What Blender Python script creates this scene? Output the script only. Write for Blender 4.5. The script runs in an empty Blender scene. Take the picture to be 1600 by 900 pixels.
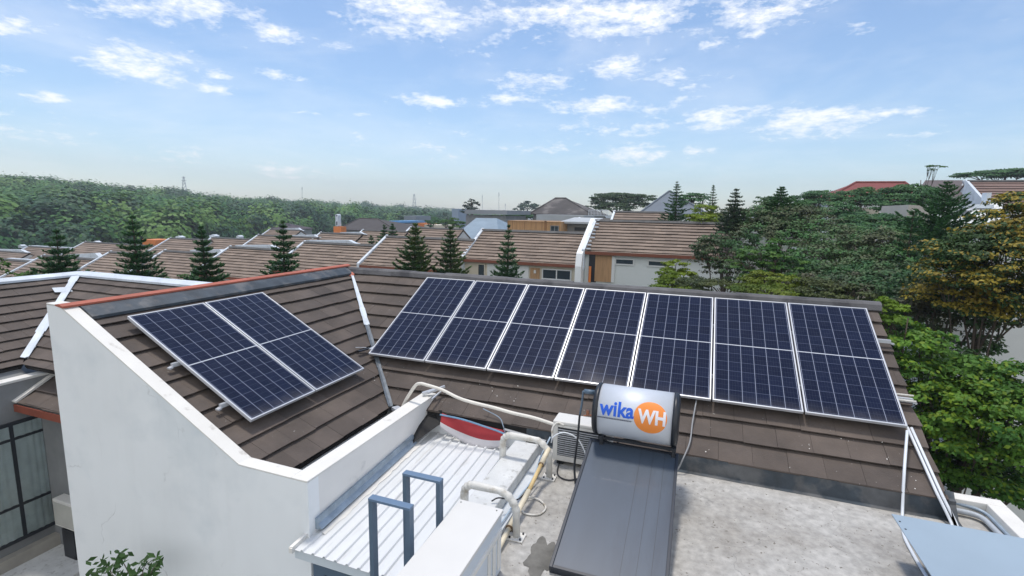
import bpy, bmesh, math, random
import numpy as np
from mathutils import Vector, Matrix
random.seed(7); RNG = np.random.default_rng(11)
S = bpy.context.scene; COL = S.collection
R = math.radians
# ------------------------------------------------------------------ camera
CAM = np.array([0.0, 0.0, 9.0]); FPX = 785.664
cr = np.array([0.938392, 0.345041, 0.01914]); cd = np.array([0.069726, -0.1348, -0.988416])
cf = np.array([-0.338464, 0.928857, -0.150554])
cf = cf/np.linalg.norm(cf); cr = cr-cf*(cr@cf); cr /= np.linalg.norm(cr); cd = np.cross(cf, cr)
cam_d = bpy.data.cameras.new('camera'); cam = bpy.data.objects.new('camera', cam_d); COL.objects.link(cam)
cam_d.sensor_width = 36; cam_d.lens = FPX/1600*36; cam_d.clip_start = .05; cam_d.clip_end = 9000
M = Matrix.Identity(4)
for i in range(3):
    M[i][0] = cr[i]; M[i][1] = -cd[i]; M[i][2] = -cf[i]; M[i][3] = CAM[i]
cam.matrix_world = M; S.camera = cam
S.render.resolution_x = 1024; S.render.resolution_y = 576
# sight lines of the survey: where a ray through photo pixel (x, y) of 1600x900 meets a real plane
def ray(x, y): return cf+cr*((x-800)/FPX)+cd*((y-450)/FPX)
def on(x, y, n, P0):
    k = ray(x, y); n = np.array(n, float); return CAM+k*(((np.array(P0, float)-CAM)@n)/(k@n))
def onx(x, y, X): return on(x, y, (1, 0, 0), (X, 0, 0))
def ony(x, y, Y): return on(x, y, (0, 1, 0), (0, Y, 0))
def onz(x, y, Z): return on(x, y, (0, 0, 1), (0, 0, Z))
def pd(x, y, D):
    k = ray(x, y); return CAM+k*(D/math.hypot(k[0], k[1]))
# ------------------------------------------------------------------ world, sun, exposure
SUN_DIR = Vector((-0.16, 0.14, 0.98)).normalized()
sel = math.asin(SUN_DIR.z); saz = math.atan2(SUN_DIR.x, SUN_DIR.y)
W = bpy.data.worlds.new("World"); S.world = W; W.use_nodes = True
nt = W.node_tree; nt.nodes.clear()
def N(t, **k):
    n = nt.nodes.new(t)
    for a, b in k.items(): setattr(n, a, b)
    return n
def mth(op, a, b=None, clamp=False):
    n = N('ShaderNodeMath', operation=op, use_clamp=clamp)
    for i, v in enumerate((a, b)):
        if v is None: continue
        if isinstance(v, (int, float)): n.inputs[i].default_value = v
        else: nt.links.new(v, n.inputs[i])
    return n.outputs[0]
sky = N('ShaderNodeTexSky', sky_type='NISHITA'); sky.sun_disc = False
sky.sun_elevation = sel; sky.sun_rotation = saz; sky.altitude = 100; sky.air_density = 1.0; sky.dust_density = .6; sky.ozone_density = 3.0
tc = N('ShaderNodeTexCoord'); sp = N('ShaderNodeSeparateXYZ'); nt.links.new(tc.outputs['Generated'], sp.inputs[0])
az = mth('ARCTAN2', sp.outputs[0], sp.outputs[1]); el = mth('ARCSINE', sp.outputs[2])
cmb = N('ShaderNodeCombineXYZ'); nt.links.new(az, cmb.inputs[0]); nt.links.new(el, cmb.inputs[1])
AE = cmb.outputs[0]
zz = mth('ADD', mth('MAXIMUM', sp.outputs[2], 0.0), 0.12)
pl = N('ShaderNodeCombineXYZ'); nt.links.new(mth('DIVIDE', sp.outputs[0], zz), pl.inputs[0]); nt.links.new(mth('DIVIDE', sp.outputs[1], zz), pl.inputs[1])
def noise(vec, scale, detail, rough, dist=0.0, lac=2.0):
    n = N('ShaderNodeTexNoise'); n.inputs['Scale'].default_value = scale; n.inputs['Detail'].default_value = detail
    n.inputs['Roughness'].default_value = rough; n.inputs['Distortion'].default_value = dist
    nt.links.new(vec, n.inputs['Vector']); return n.outputs['Fac']
n1_ = noise(pl.outputs[0], 2.6, 9, .62, .25)
mp = N('ShaderNodeMapping'); mp.inputs['Scale'].default_value = (14, 38, 1); mp.inputs['Rotation'].default_value = (0, 0, R(-6)); nt.links.new(AE, mp.inputs[0])
n2_ = noise(mp.outputs[0], 1.0, 8, .6, .4)
mp3 = N('ShaderNodeMapping'); mp3.inputs['Scale'].default_value = (48, 120, 1); nt.links.new(AE, mp3.inputs[0])
n3_ = noise(mp3.outputs[0], 1.0, 6, .65, .2)
# cloud banks by compass bearing and height: (pixel centre of the survey photo, half sizes in px, weight)
BL = [(640, 15, 120, 40, 1.0), (760, 25, 90, 45, .8), (880, 20, 120, 35, 1.0), (1010, 25, 120, 35, 1.0), (1160, 22, 90, 30, .95), (1240, 12, 80, 18, .6),
      (215, 95, 85, 30, 1.05), (180, 5, 110, 22, .9), (300, 10, 90, 24, .9), (432, 52, 42, 14, .95), (385, 25, 50, 16, .7), (520, 70, 38, 9, .7),
      (340, 118, 28, 9, .8), (345, 140, 34, 10, .9), (435, 117, 62, 7, .85), (400, 152, 20, 7, .6), (82, 154, 36, 7, .8), (12, 106, 30, 11, .85), (30, 40, 90, 22, .6),
      (490, 177, 36, 5, .7), (560, 181, 30, 4, .6), (685, 158, 66, 10, .95), (760, 90, 22, 14, .6), (830, 130, 75, 18, .85), (805, 154, 60, 8, .7),
      (965, 102, 62, 18, .95), (950, 165, 120, 16, .85), (1060, 125, 80, 15, .6), (990, 240, 62, 13, 1.05), (1090, 237, 38, 8, .85), (1130, 182, 85, 16, 1.05),
      (1270, 190, 110, 22, 1.05), (1380, 177, 90, 9, .7), (1440, 209, 62, 9, .75), (845, 230, 60, 16, .6), (460, 265, 110, 18, .6), (1345, 45, 30, 10, .6), (1120, 68, 60, 12, .7), (60, 205, 170, 26, .62), (250, 240, 160, 16, .5), (700, 230, 140, 18, .5), (1000, 200, 160, 14, .55), (1170, 55, 60, 10, .6)]
acc = None
for (px, py, sx, sy, w) in BL:
    k = ray(px, py); k = k/np.linalg.norm(k); a0 = math.atan2(k[0], k[1]); e0 = math.asin(k[2])
    kx = ray(px+1, py); kx /= np.linalg.norm(kx); ky = ray(px, py-1); ky /= np.linalg.norm(ky)
    da = max(abs(math.atan2(kx[0], kx[1])-a0), 4e-4); de = abs(math.asin(ky[2])-e0)
    vs = N('ShaderNodeVectorMath', operation='SUBTRACT'); nt.links.new(AE, vs.inputs[0]); vs.inputs[1].default_value = (a0, e0, 0)
    vm = N('ShaderNodeVectorMath', operation='MULTIPLY'); nt.links.new(vs.outputs[0], vm.inputs[0]); vm.inputs[1].default_value = (1/(sx*da*1.7), 1/(sy*de*1.9), 0)
    vl = N('ShaderNodeVectorMath', operation='LENGTH'); nt.links.new(vm.outputs[0], vl.inputs[0])
    v = mth('MULTIPLY', mth('SUBTRACT', 1.0, vl.outputs['Value'], True), w)
    acc = v if acc is None else mth('MAXIMUM', acc, v)
dens = mth('ADD', mth('MULTIPLY', n2_, .55), mth('MULTIPLY', n3_, .45))
dens = mth('ADD', dens, mth('MULTIPLY', mth('SUBTRACT', n1_, .5), .35))
al = mth('SUBTRACT', mth('ADD', mth('MULTIPLY', mth('SUBTRACT', dens, .5), 4.2), mth('MULTIPLY', acc, 1.35)), .50)
al = mth('MULTIPLY', al, 1.15, True)
thin = mth('MULTIPLY', mth('MULTIPLY', mth('SUBTRACT', n1_, .46), 2.2, True), .22)
mpw = N('ShaderNodeMapping'); mpw.inputs['Scale'].default_value = (2.2, 7, 1); nt.links.new(AE, mpw.inputs[0])
wide = noise(mpw.outputs[0], 1.0, 5, .6, .5)
thin = mth('ADD', thin, mth('MULTIPLY', mth('SUBTRACT', wide, .46), 1.1, True))
al = mth('MULTIPLY', mth('MAXIMUM', al, mth('MULTIPLY', thin, 1.0)), .8, True)
# unseen bright cloud cover, added behind the photographer to lift the shaded walls
dv = N('ShaderNodeVectorMath', operation='DOT_PRODUCT'); nt.links.new(tc.outputs['Generated'], dv.inputs[0]); dv.inputs[1].default_value = (.342, -.94, .0)
rear_fill = mth('MULTIPLY', mth('SUBTRACT', mth('ADD', dv.outputs['Value'], mth('MULTIPLY', n1_, .6)), .35), 2.2, True)
al = mth('MAXIMUM', al, mth('MULTIPLY', rear_fill, .85))
mix = N('ShaderNodeMix', data_type='RGBA'); nt.links.new(al, mix.inputs[0]); 
hs = N('ShaderNodeMix', data_type='RGBA', blend_type='MULTIPLY'); hs.inputs[0].default_value = 1; nt.links.new(sky.outputs[0], hs.inputs[6]); hs.inputs[7].default_value = (.97, .99, 1.0, 1)
nt.links.new(hs.outputs[2], mix.inputs[6]); mix.inputs[7].default_value = (7.55, 7.5, 7.5, 1)
bg = N('ShaderNodeBackground'); bg.inputs['Strength'].default_value = 0.14; nt.links.new(mix.outputs[2], bg.inputs['Color'])
wo = N('ShaderNodeOutputWorld'); nt.links.new(bg.outputs[0], wo.inputs[0])
sd = bpy.data.lights.new('sun', 'SUN'); sd.energy = 2.1; sd.angle = R(8); sd.color = (1, .935, .85)
so = bpy.data.objects.new('sun', sd); COL.objects.link(so); so.rotation_euler = SUN_DIR.to_track_quat('Z', 'Y').to_euler()
S.view_settings.view_transform = 'Standard'; S.view_settings.look = 'None'; S.view_settings.gamma = 1; S.view_settings.exposure = 0.30
try: S.view_settings.use_curve_mapping = False
except Exception: pass
# ------------------------------------------------------------------ materials
MATS = {}
def mat(name, col, rough=.8, var=.12, vscale=3.0, col2=None, c2scale=1.5, c2lo=.55, c2hi=.7, metal=0.0, bump=0.0, bscale=40, island=0.0, coat=0.0, spec=.5, stretch=(1, 1, 1), transl=0.0, speck=None, speck_s=14, streak=0.0, crack=0.0):
    if name in MATS: return MATS[name]
    m = bpy.data.materials.new(name); m.use_nodes = True; t = m.node_tree; nd = t.nodes; lk = t.links
    b = nd['Principled BSDF']; out = nd['Material Output']
    b.inputs['Roughness'].default_value = rough; b.inputs['Metallic'].default_value = metal
    b.inputs['Specular IOR Level'].default_value = spec
    if coat: b.inputs['Coat Weight'].default_value = coat; b.inputs['Coat Roughness'].default_value = .06
    tcn = nd.new('ShaderNodeTexCoord'); mpn = nd.new('ShaderNodeMapping'); lk.new(tcn.outputs['Object'], mpn.inputs[0]); mpn.inputs['Scale'].default_value = stretch
    def nz(sc, det=5, ro=.6):
        n = nd.new('ShaderNodeTexNoise'); n.inputs['Scale'].default_value = sc; n.inputs['Detail'].default_value = det; n.inputs['Roughness'].default_value = ro
        lk.new(mpn.outputs[0], n.inputs[0]); return n.outputs['Fac']
    def mixc(f, a, bb, bt='MIX'):
        x = nd.new('ShaderNodeMix'); x.data_type = 'RGBA'; x.blend_type = bt
        for s, v in ((0, f), (6, a), (7, bb)):
            if isinstance(v, (int, float)): x.inputs[s].default_value = v
            elif isinstance(v, tuple): x.inputs[s].default_value = (*v, 1)
            else: lk.new(v, x.inputs[s])
        return x.outputs[2]
    def ramp(f, lo, hi, a=0., bb=1.):
        x = nd.new('ShaderNodeMapRange'); lk.new(f, x.inputs[0]); x.inputs[1].default_value = lo; x.inputs[2].default_value = hi; x.inputs[3].default_value = a; x.inputs[4].default_value = bb
        return x.outputs[0]
    c = tuple(col)
    if col2: c = mixc(ramp(nz(c2scale, 6), c2lo, c2hi), c, tuple(col2))
    if var:
        v = ramp(nz(vscale), .3, .7, 1-var, 1+var); vv = nd.new('ShaderNodeCombineColor')
        for i in range(3): lk.new(v, vv.inputs[i])
        c = mixc(1.0, c, vv.outputs[0], 'MULTIPLY')
    if island:
        g = nd.new('ShaderNodeNewGeometry'); v = ramp(g.outputs['Random Per Island'], 0, 1, 1-island, 1+island); vv = nd.new('ShaderNodeCombineColor')
        for i in range(3): lk.new(v, vv.inputs[i])
        c = mixc(1.0, c, vv.outputs[0], 'MULTIPLY')
    if streak:
        mz = nd.new('ShaderNodeMapping'); lk.new(tcn.outputs['Object'], mz.inputs[0]); mz.inputs['Scale'].default_value = (2.2, 2.2, .25)
        n = nd.new('ShaderNodeTexNoise'); n.inputs['Scale'].default_value = 1.6; n.inputs['Detail'].default_value = 7; n.inputs['Roughness'].default_value = .7; lk.new(mz.outputs[0], n.inputs[0])
        c = mixc(ramp(n.outputs['Fac'], .50, .78, 0, streak), c, (.30, .30, .28))
    if crack:
        dn = nd.new('ShaderNodeTexNoise'); dn.inputs['Scale'].default_value = 2.2; dn.inputs['Detail'].default_value = 5; lk.new(tcn.outputs['Object'], dn.inputs[0])
        va = nd.new('ShaderNodeVectorMath'); va.operation = 'MULTIPLY_ADD'; lk.new(dn.outputs['Color'], va.inputs[0]); va.inputs[1].default_value = (.7, .7, .7); lk.new(tcn.outputs['Object'], va.inputs[2])
        vo = nd.new('ShaderNodeTexVoronoi'); vo.feature = 'DISTANCE_TO_EDGE'; vo.inputs['Scale'].default_value = .8; lk.new(va.outputs[0], vo.inputs['Vector'])
        m_ = nd.new('ShaderNodeMath'); m_.operation = 'MULTIPLY'; lk.new(ramp(vo.outputs['Distance'], .0, .006, crack, 0), m_.inputs[0]); lk.new(ramp(nz(1.1, 2), .5, .58, 0, 1), m_.inputs[1]); c = mixc(m_.outputs[0], c, (.22, .22, .21))
    if speck: c = mixc(ramp(nz(speck_s, 2, .5), speck[3], speck[3]+.03), c, tuple(speck[:3]))
    if isinstance(c, tuple): b.inputs['Base Color'].default_value = (*c, 1)
    else: lk.new(c, b.inputs['Base Color'])
    if bump:
        bn = nd.new('ShaderNodeBump'); bn.inputs['Strength'].default_value = bump; bn.inputs['Distance'].default_value = .01; lk.new(nz(bscale, 4), bn.inputs['Height']); lk.new(bn.outputs[0], b.inputs['Normal'])
    if transl:
        tr = nd.new('ShaderNodeBsdfTranslucent')
        if isinstance(c, tuple): tr.inputs[0].default_value = (*c, 1)
        else: lk.new(c, tr.inputs[0])
        ms = nd.new('ShaderNodeMixShader'); ms.inputs[0].default_value = transl; lk.new(b.outputs[0], ms.inputs[1]); lk.new(tr.outputs[0], ms.inputs[2]); lk.new(ms.outputs[0], out.inputs[0])
    MATS[name] = m; return m
# ------------------------------------------------------------------ mesh helper
class MB:
    def __init__(s): s.v = []; s.f = []; s.m = []; s.mi = 0
    def add(s, vs, fs):
        o = len(s.v); s.v += [tuple(float(c) for c in v) for v in vs]; s.f += [tuple(i+o for i in f) for f in fs]; s.m += [s.mi]*len(fs); return s
    def box(s, a, b):
        x0, y0, z0 = a; x1, y1, z1 = b
        return s.add([(x0, y0, z0), (x1, y0, z0), (x1, y1, z0), (x0, y1, z0), (x0, y0, z1), (x1, y0, z1), (x1, y1, z1), (x0, y1, z1)],
                     [(3, 2, 1, 0), (4, 5, 6, 7), (0, 1, 5, 4), (1, 2, 6, 5), (2, 3, 7, 6), (3, 0, 4, 7)])
    def slab(s, quad, n, th):    # quad of 4 points extruded along -n by th
        q = [np.array(p, float) for p in quad]; n = np.array(n, float); lo = [p-n*th for p in q]
        return s.add(q+lo, [(0, 1, 2, 3), (7, 6, 5, 4), (0, 4, 5, 1), (1, 5, 6, 2), (2, 6, 7, 3), (3, 7, 4, 0)])
    def prism(s, poly, axis, a, b):   # poly of 2D points, extruded on axis from a to b
        n = len(poly)
        def P(u, w, t):
            return {0: (t, u, w), 1: (u, t, w), 2: (u, w, t)}[axis]
        return s.add([P(u, w, a) for u, w in poly]+[P(u, w, b) for u, w in poly], [tuple(range(n)), tuple(range(2*n-1, n-1, -1))]+[(i+n, (i+1) % n+n, (i+1) % n, i) for i in range(n)])
    def tube(s, pts, r, k=10, caps=True):
        pts = [Vector(p) for p in pts]; n = len(pts); rr = r if isinstance(r, (list, tuple)) else [r]*n
        up = None; rings = []
        for i, p in enumerate(pts):
            t = (pts[min(i+1, n-1)]-pts[max(i-1, 0)]).normalized()
            if up is None: up = Vector((0, 0, 1)) if abs(t.z) < .9 else Vector((1, 0, 0))
            x = t.cross(up).normalized(); up = x.cross(t).normalized()
            rings += [p+(x*math.cos(2*math.pi*j/k)+up*math.sin(2*math.pi*j/k))*rr[i] for j in range(k)]
        fs = [(i*k+j, i*k+(j+1) % k, (i+1)*k+(j+1) % k, (i+1)*k+j) for i in range(n-1) for j in range(k)]
        if caps: fs += [tuple(range(k))[::-1], tuple(range((n-1)*k, n*k))]
        return s.add(rings, fs)
    def bar(s, a, b, w, h, up=(0, 0, 1)):
        a = Vector(a); b = Vector(b); t = (b-a).normalized(); up = Vector(up); x = t.cross(up)
        if x.length < 1e-4: x = t.cross(Vector((0, 1, 0)))
        x.normalize(); u = x.cross(t).normalized(); vs = []
        for p in (a, b):
            for sx, su in ((-1, -1), (1, -1), (1, 1), (-1, 1)): vs.append(p+x*sx*w/2+u*su*h/2)
        return s.add(vs, [(3, 2, 1, 0), (4, 5, 6, 7), (0, 1, 5, 4), (1, 2, 6, 5), (2, 3, 7, 6), (3, 0, 4, 7)])
    def build(s, name, mats, parent=None, bevel=0.0, smooth=False, seg=2):
        me = bpy.data.meshes.new(name); me.from_pydata(s.v, [], s.f)
        for m in (mats if isinstance(mats, (list, tuple)) else [mats]): me.materials.append(m)
        if any(s.m): me.polygons.foreach_set('material_index', s.m)
        bm = bmesh.new(); bm.from_mesh(me); bmesh.ops.recalc_face_normals(bm, faces=bm.faces)
        bm.to_mesh(me); bm.free()
        if smooth: me.shade_smooth() if hasattr(me, 'shade_smooth') else None
        o = bpy.data.objects.new(name, me); COL.objects.link(o)
        if parent is not None: o.parent = parent
        if bevel:
            b = o.modifiers.new('bevel', 'BEVEL'); b.width = bevel; b.segments = seg; b.limit_method = 'ANGLE'; b.angle_limit = R(40)
        return o
def tag(o, label=None, cat=None, group=None, kind=None):
    if label: o['label'] = label
    if cat: o['category'] = cat
    if group: o['group'] = group
    if kind: o['kind'] = kind
    return o
def empty(name, loc, label=None, cat=None, group=None):
    o = bpy.data.objects.new(name, None); COL.objects.link(o); o.location = loc; o.empty_display_size = .3
    return tag(o, label, cat, group)
class Thing:
    """a top-level Empty; parts are given in world coordinates and stored relative to it"""
    def __init__(s, name, loc, label, cat, group=None):
        s.loc = np.array([float(c) for c in loc]); s.o = empty(name, tuple(s.loc), label, cat, group)
    def part(s, mb, name, mats, **k):
        l = s.loc; mb.v = [(v[0]-l[0], v[1]-l[1], v[2]-l[2]) for v in mb.v]
        return mb.build(name, mats, s.o, **k)
    def sub(s, mb, name, mats, parent, **k):
        l = s.loc; mb.v = [(v[0]-l[0], v[1]-l[1], v[2]-l[2]) for v in mb.v]
        return mb.build(name, mats, parent, **k)
def arc(pts, r=.08, n=5):
    """round the corners of a polyline"""
    P = [Vector(p) for p in pts]; out = [P[0]]
    for i in range(1, len(P)-1):
        a = (P[i-1]-P[i]); b = (P[i+1]-P[i]); d = min(r, a.length*.45, b.length*.45); p0 = P[i]+a.normalized()*d; p1 = P[i]+b.normalized()*d
        for k in range(n+1):
            t = k/n; out.append(p0*(1-t)**2+P[i]*2*t*(1-t)+p1*t*t)
    out.append(P[-1]); return out
def smooth_path(pts, n=8):
    P = [Vector(p) for p in pts]; P = [P[0]*2-P[1]]+P+[P[-1]*2-P[-2]]; out = []
    for i in range(1, len(P)-2):
        for k in range(n):
            t = k/n; a, b, c, d = P[i-1:i+3]
            out.append(.5*((2*b)+(-a+c)*t+(2*a-5*b+4*c-d)*t*t+(-a+3*b-3*c+d)*t**3))
    out.append(P[-2]); return out
def quads_mesh(name, V, mats, parent=None, mi=None, loc=None):
    """V: (n,4,3) array of leaf quads"""
    V = np.asarray(V, np.float32).reshape(-1, 3)
    if loc is not None: V = V-np.asarray(loc, np.float32)
    n = len(V)//4; me = bpy.data.meshes.new(name); me.vertices.add(n*4); me.vertices.foreach_set('co', V.ravel())
    me.loops.add(n*4); me.loops.foreach_set('vertex_index', np.arange(n*4, dtype=np.int32))
    me.polygons.add(n); me.polygons.foreach_set('loop_start', np.arange(0, n*4, 4, dtype=np.int32)); me.polygons.foreach_set('loop_total', np.full(n, 4, np.int32))
    for m in (mats if isinstance(mats, (list, tuple)) else [mats]): me.materials.append(m)
    if mi is not None: me.polygons.foreach_set('material_index', np.asarray(mi, np.int32))
    me.update(); me.validate(); o = bpy.data.objects.new(name, me); COL.objects.link(o)
    if parent is not None: o.parent = parent
    return o
# ------------------------------------------------------------------ material table
TILE = mat('tile', (.106, .085, .072), .85, .22, 2.1, island=.12, col2=(.076, .063, .056), c2scale=1.1, c2lo=.42, c2hi=.72, bump=.6, bscale=45, speck=(.30, .29, .27, .74), speck_s=26)
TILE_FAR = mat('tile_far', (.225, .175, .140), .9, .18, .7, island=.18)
TILE_DARK = mat('tile_dark', (.06, .052, .05), .9, .2, 1.0, island=.2)
DARKGAP = mat('under_tile', (.02, .018, .017), .9, 0)
WALLW = mat('white_wall_paint', (.86, .885, .89), .7, .035, .8, col2=(.60, .66, .69), c2scale=.6, c2lo=.5, c2hi=.8, bump=.15, bscale=8, streak=.06, crack=.35)
COPE = mat('coping_paint', (.74, .725, .68), .6, .05, 3, col2=(.45, .42, .38), c2scale=5, c2lo=.62, c2hi=.78)
SLABM = mat('cement_roof', (.44, .43, .405), .9, .22, 14, col2=(.24, .22, .19), c2scale=1.3, c2lo=.42, c2hi=.80, bump=.8, bscale=30, speck=(.18, .165, .14, .68), speck_s=30, crack=.6)
STAIN = mat('stain', (.16, .155, .14), .95, .3, 8)
WMETAL = mat('white_metal', (.66, .68, .69), .45, .05, 2.0, col2=(.42, .41, .38), c2scale=2.5, c2lo=.58, c2hi=.85, stretch=(4, .7, 1))
BLUEGREY = mat('blue_grey_steel', (.10, .15, .21), .45, .06, 5)
GALV = mat('galvanised_flashing', (.30, .37, .44), .5, .25, 6, metal=.3)
LEADC = mat('dark_flashing', (.045, .06, .075), .55, .35, 4, col2=(.10, .105, .11), c2scale=3, c2lo=.5, c2hi=.6, bump=.5, bscale=12)
REDP = mat('red_ridge_paint', (.40, .11, .065), .6, .15, 3)
ALU = mat('aluminium', (.60, .62, .65), .35, .04, 5, metal=.35)
BLACKF = mat('black_membrane', (.012, .012, .013), .8, .3, 6)
PIPEW = mat('white_pipe', (.66, .65, .61), .6, .14, 8, col2=(.30, .25, .17), c2scale=7, c2lo=.54, c2hi=.75, bump=.5, bscale=18)
PIPEB = mat('beige_pipe', (.72, .64, .48), .5, .15, 5)
PIPEY = mat('yellowed_pipe', (.62, .46, .22), .5, .15, 5)
CONCW = mat('whitewashed_concrete', (.62, .63, .62), .9, .1, 5, col2=(.40, .40, .38), c2scale=12, c2lo=.56, c2hi=.7, bump=.6, bscale=30)
ACW = mat('air_con_white', (.72, .71, .67), .5, .05, 4)
DARK = mat('dark_plastic', (.015, .018, .024), .4, .05, 5)
GLASSD = mat('dark_glass', (.03, .045, .055), .06, 0, spec=.8)
CREAM = mat('cream_wall', (.62, .57, .46), .85, .1, 1.5)
WHITEH = mat('house_white', (.68, .70, .69), .85, .06, 1.0)
GREYW = mat('grey_wall', (.22, .23, .235), .85, .18, 1.5)
WOOD = mat('timber', (.40, .24, .12), .7, .2, 2, stretch=(6, 6, .6))
FLASHW = mat('white_flashing', (.62, .68, .74), .5, .14, 2.0, col2=(.35, .37, .39), c2scale=2.2, c2lo=.58, c2hi=.75)
ORANGE = mat('orange_paint', (.72, .22, .05), .6, .08, 2)
BLUEP = mat('blue_sheet', (.08, .28, .55), .5, .1, 2)
SLATE = mat('slate_blue_roof', (.115, .14, .17), .6, .12, .4)
SLATE2 = mat('pale_blue_roof', (.21, .28, .34), .5, .15, .5)
REDT = mat('red_tiles', (.19, .045, .038), .8, .12, .4)
BARK = mat('bark', (.09, .07, .055), .95, .2, 6)
def leafm(name, c, isl=.45, c2=None, tr=.22, c2s=.8):
    return mat('leaf_'+name, c, .6, .22, 1.6, island=isl*.45, transl=tr, col2=c2, c2scale=c2s, c2lo=.45, c2hi=.6, spec=.3)
# ------------------------------------------------------------------ the solar house
TT = R(28.1); CT, ST = math.cos(TT), math.sin(TT)
def tiled(mb, O, u, d, n, L, sp, left, right, off=0.0, tw=.36, h=.035, gap=.003, wob=.002, seed=1, base=None):
    """courses of separate lapped tiles on a plane; left(t), right(t) give the clipped edges"""
    rr = random.Random(seed); O, u, d, n = [np.array(a, float) for a in (O, u, d, n)]; t = off-sp if off > 0 else 0.0; k = 0
    while t < L-1e-3:
        a, b = max(t, 0.0), min(t+sp, L)
        l0, r0, l1, r1 = left(a), right(a), left(b), right(b)
        x = min(l0, l1)-(tw*.5 if k % 2 else 0)-rr.random()*.02
        while x < max(r0, r1):
            xa, xb = x+gap/2, x+tw-gap/2
            p = [max(xa, l0), min(xb, r0), min(xb, r1), max(xa, l1)]
            if p[1]-p[0] > -1e-6 or p[2]-p[3] > -1e-6:
                if p[1] < p[0]: p[0] = p[1] = (p[0] if abs(p[0]-l0) < 1e-6 else p[1])
                if p[2] < p[3]: p[2] = p[3] = (p[3] if abs(p[3]-l1) < 1e-6 else p[2])
                dz = rr.uniform(-wob, wob); j = rr.uniform(-.007, .007)
                a2 = max(a-.05, 0.0); A = O+u*p[0]+d*a2+n*(-h-.012+dz); B = O+u*p[1]+d*a2+n*(-h-.012+dz)
                C_ = O+u*p[2]+d*(b+.012+j)+n*(dz); D = O+u*p[3]+d*(b+.012+j)+n*(dz)
                E_ = C_-n*h*.34; F = D-n*h*.34; G = A-n*.004; K = B-n*.004
                mb.add([A, B, C_, D, E_, F, G, K], [(0, 1, 2, 3), (3, 2, 4, 5), (1, 7, 4, 2), (0, 3, 5, 6), (6, 5, 4, 7)])
            x += tw
        t += sp; k += 1
    if base is not None:
        q = [O+u*left(0)+n*-(h+.035), O+u*right(0)+n*-(h+.035), O+u*right(L)+d*L+n*-(h+.035), O+u*left(L)+d*L+n*-(h+.035)]
        base.slab(q, n, .08)
N1 = np.array([0, -ST, CT]); D1 = np.array([0, -CT, -ST]); N2 = np.array([ST, 0, CT]); D2 = np.array([CT, 0, -ST])
RX, RY, RZ = -6.774, 8.67, 7.74
H = Thing('solar_house', (0, 6, 0), 'nearest house, white walls and brown tiled roofs that carry the dark solar panels', 'house')
XR = 2.54
mb, base = MB(), MB()
tiled(mb, (0, RY, RZ), (1, 0, 0), D1, N1, 3.17, .31, lambda t: RX+t*CT, lambda t: XR+.012*math.sin(t*9), off=.06, seed=3, base=base)
H.part(mb, 'roof_slope', TILE)
mb = MB()
tiled(mb, (RX, 0, RZ), (0, 1, 0), D2, N2, 3.22, .293, lambda t: 3.735, lambda t: RY-t*CT, seed=5, base=base)
H.part(mb, 'roof_slope', TILE); H.part(base, 'roof_deck', DARKGAP)
# wall under the roofs, back slope
mb = MB()
mb.prism([(8.62, 7.60), (8.62, 0), (5.86, 0), (5.86, 6.10)], 0, -3.6, XR-.12)
mb.prism([(-7.1, 0), (-3.95, 0), (-3.95, 6.02), (-6.85, 7.58), (-7.1, 7.58)], 1, 3.74, 8.6)
H.part(mb, 'house_wall', WALLW)
mb = MB(); mb.slab([(RX-.3, RY+.03, RZ-.02), (XR, RY+.03, RZ-.02), (XR, RY+2.6, RZ-1.4), (RX-.3, RY+2.6, RZ-1.4)], (0, ST, CT), .08); H.part(mb, 'back_roof_slope', TILE)
# main ridge cap: overlapping lumpy capping
mb = MB(); x = RX-.12; k = 0
while x < XR:
    x2 = min(x+random.uniform(.5, .9), XR+.02); dz = random.uniform(-.008, .012); w = .10+random.uniform(-.01, .012)
    y0 = RY; z0 = RZ+.045+dz
    mb.prism([(y0-w*1.15, RZ-w*.55-.012), (y0-w*.8, RZ-w*.3+.045), (y0-w*.3, z0), (y0+w*.4, z0+.004), (y0+w, RZ-w*.3+.02), (y0+w, RZ-w*.7), (y0, RZ-.12)], 0, x, x2+.03); x = x2
H.part(mb, 'ridge_cap', mat('ridge_cap_grey', (.115, .115, .12), .8, .3, 4, col2=(.05, .05, .055), c2scale=2, c2lo=.5, c2hi=.6, bump=.5), bevel=.008)
mb = MB(); mb.prism([(RX-.16, RZ+.075), (RX-.16, RZ+.092), (RX-.10, RZ+.102), (RX-.03, RZ+.078), (RX-.03, RZ+.055)], 1, 3.56, RY+.05); H.part(mb, 'ridge_board', REDP)
mb = MB(); mb.prism([(RX-.15, RZ+.07), (RX-.028, RZ+.05), (RX+.03, RZ+.03), (RX+.17, RZ-.055), (RX+.17, RZ-.09), (RX-.15, RZ-.10)], 1, 3.74, RY-.12); H.part(mb, 'ridge_flashing', LEADC)
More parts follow.
